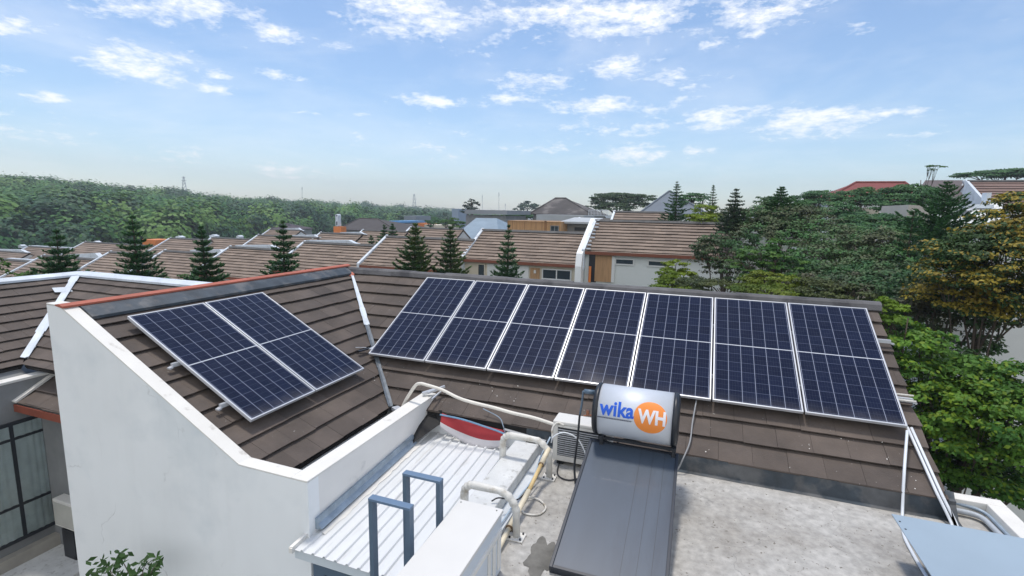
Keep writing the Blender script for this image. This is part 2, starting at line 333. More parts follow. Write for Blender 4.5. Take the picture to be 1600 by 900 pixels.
# valley: white painted upper half, grey metal gutter below
def vq(mbx, s0, s1, w0, w1, lift):
    e = np.array([1, -1, -ST/CT])/math.sqrt(2+(ST/CT)**2); side = np.array([1, 1, 0])/math.sqrt(2); O = np.array([RX, RY, RZ+lift])
    cl = np.array([1, -1, -ST/CT])
    n = 7
    for i in range(n):
        a = s0+(s1-s0)*i/n; b = s0+(s1-s0)*(i+1)/n; wa = (w0+(w1-w0)*i/n)*random.uniform(.82, 1.15); wb = (w0+(w1-w0)*(i+1)/n)
        for sg in (-1, 1):
            up = np.array([0, 0, 1.0])
            mbx.slab([O+cl*a, O+cl*a+side*sg*wa+up*wa*.33, O+cl*b+side*sg*wb+up*wb*.33, O+cl*b][::sg], (0, 0, 1), .012)
mb = MB(); vq(mb, .18, 1.45, .022, .05, .02); H.part(mb, 'valley_flashing', FLASHW)
mb = MB(); vq(mb, 1.45, 2.86, .036, .034, .018); H.part(mb, 'valley_gutter', mat('old_zinc', (.13, .15, .17), .5, .4, 6, metal=.3))
mb = MB(); mb.slab([(RX+.16, RY-.14, RZ-.03), (RX+.25, RY-.19, RZ-.07), (RX+.17, RY-.26, RZ-.11), (RX+.12, RY-.2, RZ-.06)], (0, 0, 1), .02); H.part(mb, 'broken_tile', REDP)
# gable wall with its sloped coping, and the parapet at right angles to it
ZW = 6.383
mb = MB(); mb.prism([(-7.13, -1), (-3.372, -1), (-3.372, ZW-.02), (-4.25, ZW-.015), (-6.9, 7.805), (-7.13, 7.81)], 1, 3.58, 3.73)
H.part(mb, 'gable_wall', WALLW)
mb = MB(); mb.prism([(-7.13, 7.812), (-6.9, 7.807), (-4.25, ZW-.013), (-3.574, ZW-.018), (-3.574, ZW), (-4.245, ZW+.004), (-6.895, 7.828), (-7.13, 7.832)], 1, 3.577, 3.735)
H.part(mb, 'gable_coping', COPE, bevel=.006)
mb = MB(); mb.prism([(3.732, 5.2), (6.04, 5.2), (6.13, 6.0), (6.16, ZW-.10), (6.16, ZW-.02), (3.732, ZW-.02)], 0, -3.57, -3.374); H.part(mb, 'parapet', mat('parapet_white', (.80, .79, .76), .75, .05, 1.5, col2=(.6, .6, .58), c2scale=4, c2lo=.62, c2hi=.75))
mb = MB(); mb.box((-3.572, 3.577, ZW-.018), (-3.370, 6.165, ZW+.002)); H.part(mb, 'parapet_coping', COPE, bevel=.006)
mb = MB(); mb.prism([(-3.90, 6.02), (-3.575, 5.98), (-3.575, 6.02), (-3.90, 6.07)], 1, 3.74, 6.1); H.part(mb, 'gap_shade_strip', BLACKF)  # black strip standing in for the shade between eave and parapet
# black membrane and grey skirt between the parapet end and the roof
mb = MB(); q = [onx(672, 641, -3.366), ony(691, 641, 5.86), ony(689, 662, 5.80), onx(646, 692, -3.30), onx(643, 686, -3.366), onx(655, 664, -3.366)]; mb.add(q, [(0, 1, 2), (0, 2, 5), (5, 2, 3), (5, 3, 4)]); H.part(mb, 'black_membrane', BLACKF)
# eave flashing
mb = MB()
for x0 in np.arange(-1.9, 2.5, .6):
    j = random.uniform(-.01, .01); x1 = min(x0+.63, 2.6)
    mb.prism([(5.90, 6.245), (5.872, 6.235), (5.842+j, 6.06), (5.79+j, 6.052), (5.90, 6.05)], 0, x0, x1)
mb.prism([(5.95, 6.1), (5.55, 6.056), (5.75, 6.056), (5.95, 6.3)], 0, 2.52, 2.60)
H.part(mb, 'eave_flashing', LEADC, bevel=.004)
mb = MB(); mb.prism([(5.95, 6.24), (5.90, 6.235), (5.86, 6.0), (5.95, 6.0)], 0, -3.5, -1.9); H.part(mb, 'eave_flashing', BLACKF)
# flat cement roof, its kerb on the right, body of the house below
mb = MB(); mb.box((-1.60, -4, 5.75), (2.91, 6.05, 6.05)); H.part(mb, 'flat_roof', SLABM)
mb = MB(); mb.box((-1.58, -4, 0), (2.95, 5.85, 5.75)); H.part(mb, 'lower_wall', WALLW)
mb = MB(); mb.prism([(2.56, 6.02), (3.075, 6.02), (3.075, 6.16), (2.56, 6.16)], 2, 5.2, 6.2); mb.box((2.905, -4, 5.2), (3.075, 6.019, 6.2)); H.part(mb, 'kerb_wall', COPE, bevel=.008)
# dark damp stain patches in the cement
def blot(mbx, cx, cy, rx, ry, z, n=46, seed=0):
    r = random.Random(seed); ph = [r.random()*6.3 for _ in range(6)]; P = []
    for i in range(n):
        a = 2*math.pi*i/n; k = 1+.16*math.sin(2*a+ph[0])+.12*math.sin(3*a+ph[1])+.1*math.sin(5*a+ph[2])+.08*math.sin(9*a+ph[3])+r.uniform(-.07, .07)
        P.append((cx+rx*k*math.cos(a), cy+ry*k*math.sin(a), z))
    mbx.add(P, [tuple(range(n))])
mb = MB(); c1 = onz(850, 870, 6.054); blot(mb, c1[0], c1[1], .13, .27, 6.054, seed=4)
for (a_, b_, s_, t_) in [(985, 0, 0, 0)]: pass
H.part(mb, 'damp_stain', STAIN)
# whitewashed beam beside the metal awning and ledge
mb = MB(); mb.box((-1.93, 2.9, 5.4), (-1.625, 5.52, 6.215)); H.part(mb, 'upstand_beam', CONCW, bevel=.012)
mb = MB(); mb.box((-1.622, 2.9, 5.9), (-1.50, 5.5, 6.09)); H.part(mb, 'ledge', mat('ledge_grey', (.58, .62, .66), .8, .12, 4))
# room under the awning
mb = MB(); mb.box((-3.37, 3.62, 0), (-1.94, 3.74, 5.66)); mb.box((-3.37, 3.9, 0), (-1.94, 5.85, 5.6)); H.part(mb, 'room_wall', WALLW)
wf = MB(); wf.box((-3.35, 3.585, 3.2), (-3.22, 3.618, 5.5)); wf.box((-3.22, 3.585, 5.42), (-1.95, 3.618, 5.5)); wf.box((-2.7, 3.585, 3.2), (-2.62, 3.618, 5.42)); wfo = H.part(wf, 'room_window', BLUEGREY)
mb = MB(); mb.box((-3.22, 3.60, 3.2), (-1.95, 3.616, 5.42)); H.sub(mb, 'pane', GLASSD, wfo)
mb = MB(); mb.box((-3.37, -3, 2.9), (-1.58, 3.58, 3.05)); H.part(mb, 'balcony_floor', CONCW)
# ------------------------------------------------------------------ corrugated awning
A = Thing('corrugated_awning', (-2.65, 3.4, 5.78), 'white ribbed metal roof sheet sloping beside the parapet below the red and white flag', 'metal roof')
def cz(y): return 5.775+(y-3.4)*.066
mb = MB(); prof = []; x = -3.40; 
while x < -1.95:
    prof += [(x, 0), (x+.075, 0), (x+.086, .019), (x+.104, .019), (x+.115, 0)]; x += .1285
prof = [(min(a, -1.94), b) for a, b in prof if a <= -1.93]+[(-1.94, 0)]
ys = np.linspace(3.40, 5.86, 9); vs = []; n = len(prof)
for y in ys:
    for (a, b) in prof: vs.append((a, y, cz(y)+b+.002*math.sin(a*9+y*3)))
m_ = len(vs); vs += [(a, b, c-.006) for a, b, c in vs]
fs = [(j*n+i, j*n+i+1, (j+1)*n+i+1, (j+1)*n+i) for j in range(len(ys)-1) for i in range(n-1)]
fs += [tuple(m_+q for q in f[::-1]) for f in fs]+[(i+1, i, m_+i, m_+i+1) for i in range(n-1)]
mb.add(vs, fs); A.part(mb, 'ribbed_sheet', WMETAL)
mb = MB(); mb.box((-3.42, 3.43, 5.66), (-1.95, 3.47, 5.755)); A.part(mb, 'fascia', mat('pale_fascia', (.60, .66, .70), .5, .05, 2))
mb = MB(); rr = random.Random(4); ys_ = np.linspace(3.66, 5.5, 40); W_ = [rr.uniform(.012, .035) for _ in ys_]; mb.add([(-3.30, y, cz(y)+.024) for y in ys_]+[(-3.27+w, y, cz(y)+.006) for y, w in zip(ys_, W_)], [(i, i+1, 41+i, 40+i) for i in range(39)]); A.part(mb, 'mortar_fillet', COPE)
mb = MB(); mb.bar((-3.415, 3.38, 5.79), (-3.415, 5.8, 5.955), .035, .04); mb.box((-3.435, 3.37, 5.75), (-3.395, 3.41, 5.80)); A.part(mb, 'edge_trim', COPE)
fl = MB(); fl.add([(-3.373, 3.64, 5.985), (-3.345, 3.64, 5.99), (-3.335, 3.64, 5.90), (-3.285, 3.64, 5.84), (-3.373, 3.64, 5.84)], [])
p0 = [(-3.373, 5.945), (-3.345, 5.95), (-3.335, 5.89), (-3.29, 5.845), (-3.373, 5.83)]
fl = MB(); fl.add([(a, 3.66, b-.0) for a, b in p0]+[(a, 5.48, b+.10) for a, b in p0], [(4, 3, 2, 1, 0), (5, 6, 7, 8, 9)]+[(i, (i+1) % 5, (i+1) % 5+5, i+5) for i in range(5)]); A.part(fl, 'wall_flashing', GALV)
# ------------------------------------------------------------------ red and white flag cloth tied along the eave
def cloth(name, mA, mB_):
    mb = MB(); nu, nv = 30, 8; vs = []; fs = []; mi = []
    for i in range(nu+1):
        u = i/nu; x = -3.10+.93*u; top = np.array([x, 5.835+.0*u, 6.262-.085*u-.02*math.sin(u*math.pi)]); sag = .10+.17*max(0, math.sin(math.pi*(u*.8+.08)))**.8
        for j in range(nv+1):
            v = j/nv; vs.append((x+.02*v, top[1]-.10*v-.01*math.sin(8*u+3*v)-.02, top[2]-sag*v))
    for i in range(nu):
        for j in range(nv): fs.append((i*(nv+1)+j, (i+1)*(nv+1)+j, (i+1)*(nv+1)+j+1, i*(nv+1)+j+1)); mi.append(0 if j < 5 else 1)
    mb.add(vs, fs); mb.m = mi
    return mb
F = Thing('hanging_flag', (-2.6, 5.8, 6.0), 'red and white cloth hanging in a sag between roof edge and ribbed metal sheet', 'flag')
o = F.part(cloth('f', 0, 1), 'flag_cloth', [mat('flag_red', (.46, .05, .06), .8, .08, 6, transl=.25), mat('flag_white', (.68, .66, .68), .85, .05, 6, transl=.2)], smooth=True)
s = o.modifiers.new('th', 'SOLIDIFY'); s.thickness = .004
mb = MB(); mb.tube(smooth_path([(-3.12, 5.80, 6.24), (-2.8, 5.79, 6.235), (-2.5, 5.78, 6.20), (-2.17, 5.76, 6.15), (-2.14, 5.76, 6.07)]), .012, 6); F.part(mb, 'blue_cord', mat('cord_blue', (.16, .30, .45), .6, .1, 6))
mb = MB(); mb.tube(smooth_path([(-2.55, 5.95, 6.36), (-2.3, 5.90, 6.30), (-2.2, 5.80, 6.24), (-2.14, 5.76, 6.12)]), .007, 6); F.part(mb, 'tie_string', GALV)
mb = MB(); mb.bar((-2.2, 5.84, 6.175), (-1.62, 5.80, 6.13), .05, .012); tag(mb.build('metal_strip', ALU), 'thin bare metal strip lying along the roof edge right of the flag', 'metal strip')
# ------------------------------------------------------------------ solar panels
PW, PL, PG = 1.0, 2.128, .02
def cellmat():
    m = bpy.data.materials.new('solar_cells'); m.use_nodes = True; t = m.node_tree; nd = t.nodes; lk = t.links; b = nd['Principled BSDF']
    tcn = nd.new('ShaderNodeTexCoord'); s = nd.new('ShaderNodeSeparateXYZ'); lk.new(tcn.outputs['Object'], s.inputs[0])
    def m2(op, a, c=None, cl=False):
        n = nd.new('ShaderNodeMath'); n.operation = op; n.use_clamp = cl
        for i, v in enumerate((a, c)):
            if v is None: continue
            if isinstance(v, (int, float)): n.inputs[i].default_value = v
            else: lk.new(v, n.inputs[i])
        return n.outputs[0]
    def line(v, period, off, w):   # 1 on a line
        f = m2('FRACT', m2('ADD', m2('DIVIDE', m2('SUBTRACT', v, off), period), .5)); d_ = m2('ABSOLUTE', m2('SUBTRACT', f, .5)); return m2('LESS_THAN', d_, w/period/2)
    px_, py_ = (PW-.06)/6, (PL-.07)/24
    col = line(s.outputs[0], px_, .03, .0062); row = line(s.outputs[1], py_*2, -.035, .006); rowh = line(s.outputs[1], py_, -.035, .004)
    bus = line(s.outputs[0], px_/5, .03+px_/10, .0012); mid = m2('LESS_THAN', m2('ABSOLUTE', m2('ADD', s.outputs[1], PL/2)), .0075)
    no = nd.new('ShaderNodeTexNoise'); no.inputs['Scale'].default_value = 9; lk.new(tcn.outputs['Object'], no.inputs[0])
    wn = nd.new('ShaderNodeTexWhiteNoise'); wn.noise_dimensions = '2D'; cm = nd.new('ShaderNodeCombineXYZ'); lk.new(m2('FLOOR', m2('DIVIDE', m2('SUBTRACT', s.outputs[0], .03), px_)), cm.inputs[0]); lk.new(m2('FLOOR', m2('DIVIDE', m2('ADD', s.outputs[1], .035), py_*2)), cm.inputs[1]); lk.new(cm.outputs[0], wn.inputs['Vector'])
    def mx(f, a, c):
        x = nd.new('ShaderNodeMix'); x.data_type = 'RGBA'
        for q, v in ((0, f), (6, a), (7, c)):
            if isinstance(v, tuple): x.inputs[q].default_value = (*v, 1)
            elif isinstance(v, float): x.inputs[q].default_value = v
            else: lk.new(v, x.inputs[q])
        return x.outputs[2]
    c = mx(m2('MULTIPLY', m2('ADD', wn.outputs[0], no.outputs[0]), .5), (.004, .007, .022), (.009, .015, .042))
    c = mx(m2('MULTIPLY', bus, .35), c, (.12, .14, .2)); c = mx(m2('MULTIPLY', rowh, .22), c, (.10, .12, .2)); c = mx(m2('MULTIPLY', row, .28), c, (.22, .26, .38)); c = mx(m2('MULTIPLY', col, .75), c, (.33, .37, .48)); c = mx(mid, c, (.50, .53, .60))
    du = nd.new('ShaderNodeMapRange'); lk.new(s.outputs[1], du.inputs[0]); du.inputs[1].default_value = -PL; du.inputs[2].default_value = -PL+.18; du.inputs[3].default_value = .16; du.inputs[4].default_value = .02
    oi = nd.new('ShaderNodeObjectInfo'); c = mx(m2('MULTIPLY', m2('MULTIPLY', du.outputs[0], no.outputs[0]), m2('ADD', oi.outputs['Random'], .6)), c, (.30, .28, .25))
    lk.new(c, b.inputs['Base Color']); b.inputs['Roughness'].default_value = .16; b.inputs['IOR'].default_value = 1.27; b.inputs['Specular IOR Level'].default_value = .38
    nn = nd.new('ShaderNodeTexNoise'); nn.inputs['Scale'].default_value = 2.5; nn.inputs['Detail'].default_value = 5; lk.new(tcn.outputs['Object'], nn.inputs[0])
    mr = nd.new('ShaderNodeMapRange'); lk.new(nn.outputs[0], mr.inputs[0]); mr.inputs[3].default_value = .05; mr.inputs[4].default_value = .16; lk.new(mr.outputs[0], b.inputs['Roughness'])
    return m
CELL = cellmat()
# prototype meshes, local frame: x along the eave, -y down the slope, z out of the glass
fm = MB()
for a, b in (((0, -PL, -.038), (.017, 0, 0)), ((PW-.017, -PL, -.038), (PW, 0, 0)), ((.017, -.017, -.038), (PW-.017, 0, 0)), ((.017, -PL, -.038), (PW-.017, -PL+.017, 0))): fm.box(a, b)
FRM = fm.build('panel_frame', ALU, bevel=.0015); GLS = MB().box((.017, -PL+.017, -.012), (PW-.017, -.017, -.004)).build('cell_glass', CELL)
BKS = MB().box((.024, -PL+.024, -.022), (PW-.024, -.024, -.0125)).build('back_sheet', mat('back_sheet_white', (.7, .7, .7), .7, 0))
first = [True]
def basis(u, n, O):
    u = Vector(u); n = Vector(n); v = n.cross(u); M = Matrix.Identity(4)
    for i in range(3): M[i][0] = u[i]; M[i][1] = v[i]; M[i][2] = n[i]; M[i][3] = O[i]
    return M
def panel(O, u, n, label, group):
    e = empty('solar_module', (0, 0, 0), label, 'solar panel', group); e.matrix_world = basis(u, n, O)
    for p in (FRM, GLS, BKS):
        if first[0]: c = p
        else: c = p.copy(); COL.objects.link(c)
        c.parent = e
    first[0] = False; return e
O1 = np.array([-4.777, 8.377, 7.731]); O2 = np.array([-6.363, 3.976, 7.668])
names = ['leftmost solar panel of the long row, beside the roof valley', 'second solar panel from the left in the long row of seven', 'third solar panel from the left in the long row of seven', 'middle solar panel of the long row, left of the water tank', 'fifth solar panel of the long row, directly above the silver water tank', 'sixth solar panel of the long row, second from its right end', 'rightmost solar panel of the long row, beside the trees, pipes at its lower corner']
for i in range(7): panel(O1+np.array([1, 0, 0])*i*(PW+PG), (1, 0, 0), N1, names[i], 'long row of seven solar panels')
# left array faces +X: its long axis runs down the slope, its short side along +Y ; local x must run so that y = n x u points uphill
for i in range(2):
    panel(O2+np.array([0, 1, 0])*i*(PW+PG), (0, 1, 0), N2, ['left solar panel of the pair, next to the white gable wall', 'right solar panel of the pair, nearer the roof valley'][i], 'pair of solar panels on the left roof')
def rail(a, b, lab, grp):
    m = MB(); m.bar(a, b, .04, .045, up=(0, 0, 1)); m.bar(Vector(b)+Vector((0, 0, -.02)), Vector(b)+(Vector(b)-Vector(a)).normalized()*.04+Vector((0, 0, -.03)), .05, .02)
    return tag(m.build('mounting_rail', ALU), lab, 'rail', grp)
for t, lb in ((.62, 'upper aluminium rail carrying the long panel row, tip showing at the right roof edge'), (1.66, 'lower aluminium rail carrying the long panel row, tip showing at the right roof edge')):
    a = O1+D1*t-N1*.065; rail(a+np.array([-.03, 0, 0]), a+np.array([7.12+.17, 0, 0]), lb, 'rails under the long panel row')
for t, lb in ((.93, 'upper rail under the panel pair, its clamp poking out beside the white wall'), (1.74, 'lower rail under the panel pair, its clamp poking out beside the white wall')):
    a = O2+D2*t-N2*.065; rail(a+np.array([0, 2.05, 0]), a+np.array([0, -.07, 0]), lb, 'rails under the panel pair')
for (q, lb) in (((1421, 618), 'upper'), ((1425, 627), 'lower')):
    p = on(*q, N1, O1-N1*.06); m = MB(); m.tube([p-np.array([.25, 0, 0]), p+np.array([.04, 0, 0])], .012, 8); tag(m.build('conduit_end', PIPEW), f'short white conduit end at the right edge of the long panel row, {lb} of two', 'conduit', 'conduit ends beside the panels')
# ------------------------------------------------------------------ solar water heater
Wh = Thing('solar_water_heater', (-.49, 4.6, 6.05), 'silver tank with blue and orange lettering above a dark grey glass collector', 'water heater')
TY, TZ, TR = 5.33, 6.865, .275; X0, X1 = -.925, -.045
SILV = mat('brushed_silver', (.60, .64, .70), .5, .03, 3, metal=.15)
def lathe(mbx, prof, Yc, Zc, k=48):    # profile (x, radius) about an axis parallel to X
    vs = [(x, Yc+r*math.cos(2*math.pi*j/k), Zc+r*math.sin(2*math.pi*j/k)) for x, r in prof for j in range(k)]; n = len(prof)
    mbx.add(vs, [(i*k+j, i*k+(j+1) % k, (i+1)*k+(j+1) % k, (i+1)*k+j) for i in range(n-1) for j in range(k)]+[tuple(range(k))[::-1], tuple(range((n-1)*k, n*k))])
mb = MB(); lathe(mb, [(X0+.05, TR), (X1-.05, TR)], TY, TZ, 64); Wh.part(mb, 'tank', SILV, smooth=True)
for s in (1, -1):
    xe = X0 if s == 1 else X1; mb = MB(); lathe(mb, [(xe+s*.062, TR+.006), (xe+s*.03, TR+.008), (xe+s*.012, TR-.004), (xe, TR-.03), (xe-s*.006, TR-.09)], TY, TZ, 64); Wh.part(mb, 'end_cap', DARK, smooth=True)
def wrap(mesh, x0, th0, off):
    """bend flat lettering (x right, y up, metres) round the tank"""
    bm = bmesh.new(); bm.from_mesh(mesh); ymin = min(v.co.y for v in bm.verts); ymax = max(v.co.y for v in bm.verts)
    y = ymin
    while y < ymax:
        y += .012; bmesh.ops.bisect_plane(bm, geom=bm.verts[:]+bm.edges[:]+bm.faces[:], plane_co=(0, y, 0), plane_no=(0, 1, 0))
    for v in bm.verts:
        th = th0+v.co.y/TR; r = TR+off+v.co.z; v.co = Vector((x0+v.co.x, TY-r*math.cos(th), TZ+r*math.sin(th)))
    bm.to_mesh(mesh); bm.free()
def lettering(txt, size, x0, th0, off, m, name, bold=.018, sx=1.0, space=1.0):
    c = bpy.data.curves.new('t', 'FONT'); c.body = txt; c.size = size; c.offset = bold*size; c.extrude = .0012; c.space_character = space; o = bpy.data.objects.new('t', c); COL.objects.link(o)
    me = bpy.data.meshes.new_from_object(o.evaluated_get(bpy.context.evaluated_depsgraph_get())); bpy.data.objects.remove(o)
    xs = [v.co.x for v in me.vertices]; w = (max(xs)-min(xs))
    for v in me.vertices: v.co.x = (v.co.x-min(xs))*sx
    me.name = name; me.materials.clear(); me.materials.append(m); wrap(me, x0, th0, off)
    for v in me.vertices: v.co = v.co-Vector(Wh.loc)
    ob = bpy.data.objects.new(name, me); COL.objects.link(ob); ob.parent = Wh.o; return w*sx
LB = mat('logo_blue', (.004, .10, .62), .4, 0); LO = mat('logo_orange', (.85, .27, .05), .4, 0); LW = mat('logo_white', (.78, .79, .84), .4, 0)
th = R(10)
w = lettering('wika', .215, X0+.082, th, .002, LB, 'logo_lettering', bold=.028, sx=.86, space=1.03)
WTXT = w
def disc(cx, rx, ry, th0, off, m, name):
    bm = bmesh.new(); n = 48; vs = [bm.verts.new((rx*math.cos(2*math.pi*i/n), ry*math.sin(2*math.pi*i/n), 0)) for i in range(n)]; bm.faces.new(vs); me = bpy.data.meshes.new(name); bm.to_mesh(me); bm.free(); me.materials.append(m); wrap(me, cx, th0, off)
    for v in me.vertices: v.co = v.co-Vector(Wh.loc)
    ob = bpy.data.objects.new(name, me); COL.objects.link(ob); ob.parent = Wh.o
disc(X0+.605, .165, .165, R(17), .002, LO, 'logo_oval')
lettering('WH', .19, X0+.478, R(5), .004, LW, 'logo_lettering', bold=.035, sx=.82)
mb = MB(); rr = random.Random(2); x = X0+.07   # the tiny line under the name cannot be read: a row of short strokes
mb.box((x, -.001, 0), (x+.36, .001, .003))
while x < X0+.42:
    w_ = rr.uniform(.008, .015); mb.box((x, -.012, 0), (x+w_, -.004, .0015)); x += w_+.005
me = mb.build('tmp', LW).data; bpy.data.objects.remove(bpy.data.objects['tmp']); me.materials.clear(); me.materials.append(mat('small_print', (.05, .06, .10), .5, 0)); wrap(me, 0, R(4.5), .0022)
for v in me.vertices: v.co = v.co-Vector(Wh.loc)
ob = bpy.data.objects.new('small_print', me); COL.objects.link(ob); ob.parent = Wh.o
# collector
CTL = np.array([-.957, 5.245, 6.535]); cdn = np.array([0, -1.605, -.415]); CL = np.linalg.norm(cdn); cdn = cdn/CL; cn = np.cross([1, 0, 0], -cdn); CW = .935
def cq(x0, x1, t0, t1, z): return [CTL+np.array([x, 0, 0])+cdn*t+cn*z for x, t in ((x0, t0), (x1, t0), (x1, t1), (x0, t1))]
CFR = mat('collector_frame', (.02, .026, .038), .4, .05, 4)
mb = MB(); fw_ = .028
for q in ((0, fw_, 0, CL), (CW-fw_, CW, 0, CL), (fw_, CW-fw_, 0, fw_), (fw_, CW-fw_, CL-fw_, CL)): mb.slab(cq(*q, .0), cn, .085)
Wh.part(mb, 'collector_frame', CFR, bevel=.003)
mb = MB(); mb.slab(cq(.004, CW-.004, .004, CL-.004, -.03), cn, .04); Wh.part(mb, 'collector_tray', CFR)
GL = mat('collector_glass', (.055, .075, .105), .38, .08, 2.0, col2=(.045, .06, .085), c2scale=1.2, coat=.25, stretch=(3, .6, .6))
mb = MB(); mb.slab(cq(fw_, CW-fw_, fw_, CL-fw_, -.012), cn, .008); Wh.part(mb, 'collector_glass', GL)
mb = MB()
for xx in (.56, .685, .80): mb.slab(cq(xx, xx+.002, fw_, CL-fw_, -.0105), cn, .0015)
Wh.part(mb, 'absorber_seams', DARK)
# stand, struts and pipes of the heater
def leg(a, b, w=.03): m = MB(); m.bar(a, b, w, w); Wh.part(m, 'stand_leg', DARK)
for x in (X0+.10, X1-.03):
    leg((x, TY+.02, 6.052), (x, TY+.02, TZ-.2), .04); leg((x, TY-.12, TZ-.235), (x, 5.20, 6.46), .035)
    m = MB(); m.bar((x, TY-.2, TZ-.25), (x, TY+.2, TZ-.25), .05, .03); Wh.part(m, 'tank_cradle', DARK)
m = MB(); m.bar((X0+.1, TY-.14, TZ-.27), (X1-.03, TY-.14, TZ-.27), .025, .03); Wh.part(m, 'cross_bar', DARK)
m = MB(); m.tube(smooth_path([(X0+.12, 5.26, 6.55), (X0+.16, 5.3, 6.50), (X0+.22, 5.3, 6.47), (X0+.3, 5.3, 6.55), (X0+.4, 5.28, 6.58), (X1-.3, 5.26, 6.57), (X1-.06, 5.24, 6.55)]), .008, 6); Wh.part(m, 'pipe', DARK)
m = MB(); m.tube([(X0-.005, TY-.02, TZ+.18), (X0-.13, TY-.03, TZ+.18)], .026, 12); m.tube(arc([(X0-.12, TY-.03, TZ+.18), (X0-.14, TY-.04, TZ+.18), (X0-.145, TY-.05, TZ+.05), (X0-.16, TY-.08, TZ-.1)], .03), .012, 8); Wh.part(m, 'inlet_pipe', BLUEGREY, smooth=True)
m = MB(); m.tube(smooth_path([(X0-.16, TY-.08, TZ-.08), (X0-.165, TY-.12, TZ-.35), (X0-.17, TY-.2, TZ-.62), (X0-.13, TY-.3, TZ-.78)]), .012, 8); Wh.part(m, 'drain_hose', DARK)
m = MB(); m.box((X0-.09, TY-.07, TZ-.08), (X0-.06, TY-.04, TZ-.02)); m.tube([(X0-.12, TY-.06, TZ-.09), (X0-.01, TY-.05, TZ-.07)], .008, 6); Wh.part(m, 'valve', mat('copper', (.45, .2, .12), .4, .1, 5, metal=.5))
# ------------------------------------------------------------------ outdoor AC unit with louvres
def ac_unit(name, lab, x0, x1, y0, y1, z0, z1, slats=True, group=None):
    t = Thing(name, ((x0+x1)/2, (y0+y1)/2, z0), lab, 'air conditioner', group)
    m = MB(); m.box((x0, y0+.012, z0+.02), (x1, y1, z1-.045)); t.part(m, 'casing', ACW, bevel=.012)
    m = MB(); m.box((x0-.006, y0-.006, z1-.043), (x1+.006, y1+.006, z1)); t.part(m, 'lid', ACW, bevel=.014, seg=3)
    m = MB()
    for a, b in (((x0, y0-.004, z0+.02), (x0+.055, y0+.01, z1-.045)), ((x1-.055, y0-.004, z0+.02), (x1, y0+.01, z1-.045)), ((x0+.055, y0-.004, z0+.02), (x1-.055, y0+.01, z0+.085)), ((x0+.055, y0-.004, z1-.075), (x1-.055, y0+.01, z1-.045))): m.box(a, b)
    t.part(m, 'front_frame', ACW, bevel=.005)
    m = MB(); m.box((x0+.055, y0+.006, z0+.085), (x1-.055, y0+.0115, z1-.075)); t.part(m, 'grille_recess', DARK)
    if slats:
        m = MB(); z = z0+.1
        while z < z1-.085: m.bar((x0+.055, y0, z+random.uniform(-.002, .002)), (x1-.055, y0, z+random.uniform(-.002, .002)), .012, .009); z += .0255
        t.part(m, 'louvre_slats', mat('slat_grey', (.50, .52, .54), .5, .1, 6))
    m = MB(); m.box((x0+.05, y0+.02, z0-.03), (x0+.12, y1-.02, z0+.02)); m.box((x1-.12, y0+.02, z0-.03), (x1-.05, y1-.02, z0+.02)); t.part(m, 'feet', DARK)
    return t
ac_unit('air_conditioner_unit', 'white outdoor air conditioner with horizontal louvres, left of the silver water tank', -1.43, -.76, 5.44, 5.69, 6.08, 6.59)
# large flat-topped unit in the foreground
t = Thing('air_conditioner_cabinet', (-1.5, 3.1, 6.05), 'large white metal cabinet in front of the curved pipes, seen from above', 'cabinet')
m = MB(); m.box((-1.715, 2.3, 6.57), (-1.325, 3.54, 6.6)); t.part(m, 'top_panel', mat('cabinet_top', (.68, .67, .64), .5, .04, 2, col2=(.5, .42, .3), c2scale=5, c2lo=.70, c2hi=.82), bevel=.005)
m = MB(); m.box((-1.703, 2.31, 6.06), (-1.337, 3.53, 6.57)); t.part(m, 'body', mat('cabinet_side', (.60, .65, .70), .5, .05, 2), bevel=.004)
m = MB(); m.bar((-1.33, 2.4, 6.44), (-1.33, 3.50, 6.44), .02, .045); t.part(m, 'side_rail', COPE, bevel=.003)
m = MB(); 
for y in (3.44, 3.34, 3.24): m.box((-1.337, y, 6.12), (-1.325, y+.05, 6.40))
t.part(m, 'side_vents', ACW, bevel=.004)
m = MB()
for p in ((-1.69, 3.5), (-1.37, 3.5)): m.tube([(p[0], p[1], 6.6), (p[0], p[1], 6.603)], .006, 6)
t.part(m, 'screw', DARK)
# ------------------------------------------------------------------ blue-grey ladder hoops
for Y, X_, X2, zt, lb in ((2.95, -2.163, -1.842, 6.852, 'nearer blue-grey square steel hoop rising in front of the ribbed metal roof'), (3.36, -2.125, -1.815, 6.852, 'farther blue-grey square steel hoop, close to the white cabinet')):
    t = Thing('ladder_hoop', ((X_+X2)/2, Y, 3.05), lb, 'ladder rail', 'steel ladder hoops')
    for x in (X_, X2):
        m = MB(); m.box((x-.019 if x == X_ else x-.019, Y-.03, 3.05), (x+.019, Y+.03, zt-.022)); t.part(m, 'upright', BLUEGREY, bevel=.003)
    m = MB(); m.box((X_-.020, Y-.031, zt-.022), (X2+.020, Y+.031, zt)); t.part(m, 'top_bar', mat('blue_grey_top', (.13, .20, .30), .4, .05, 5), bevel=.003)
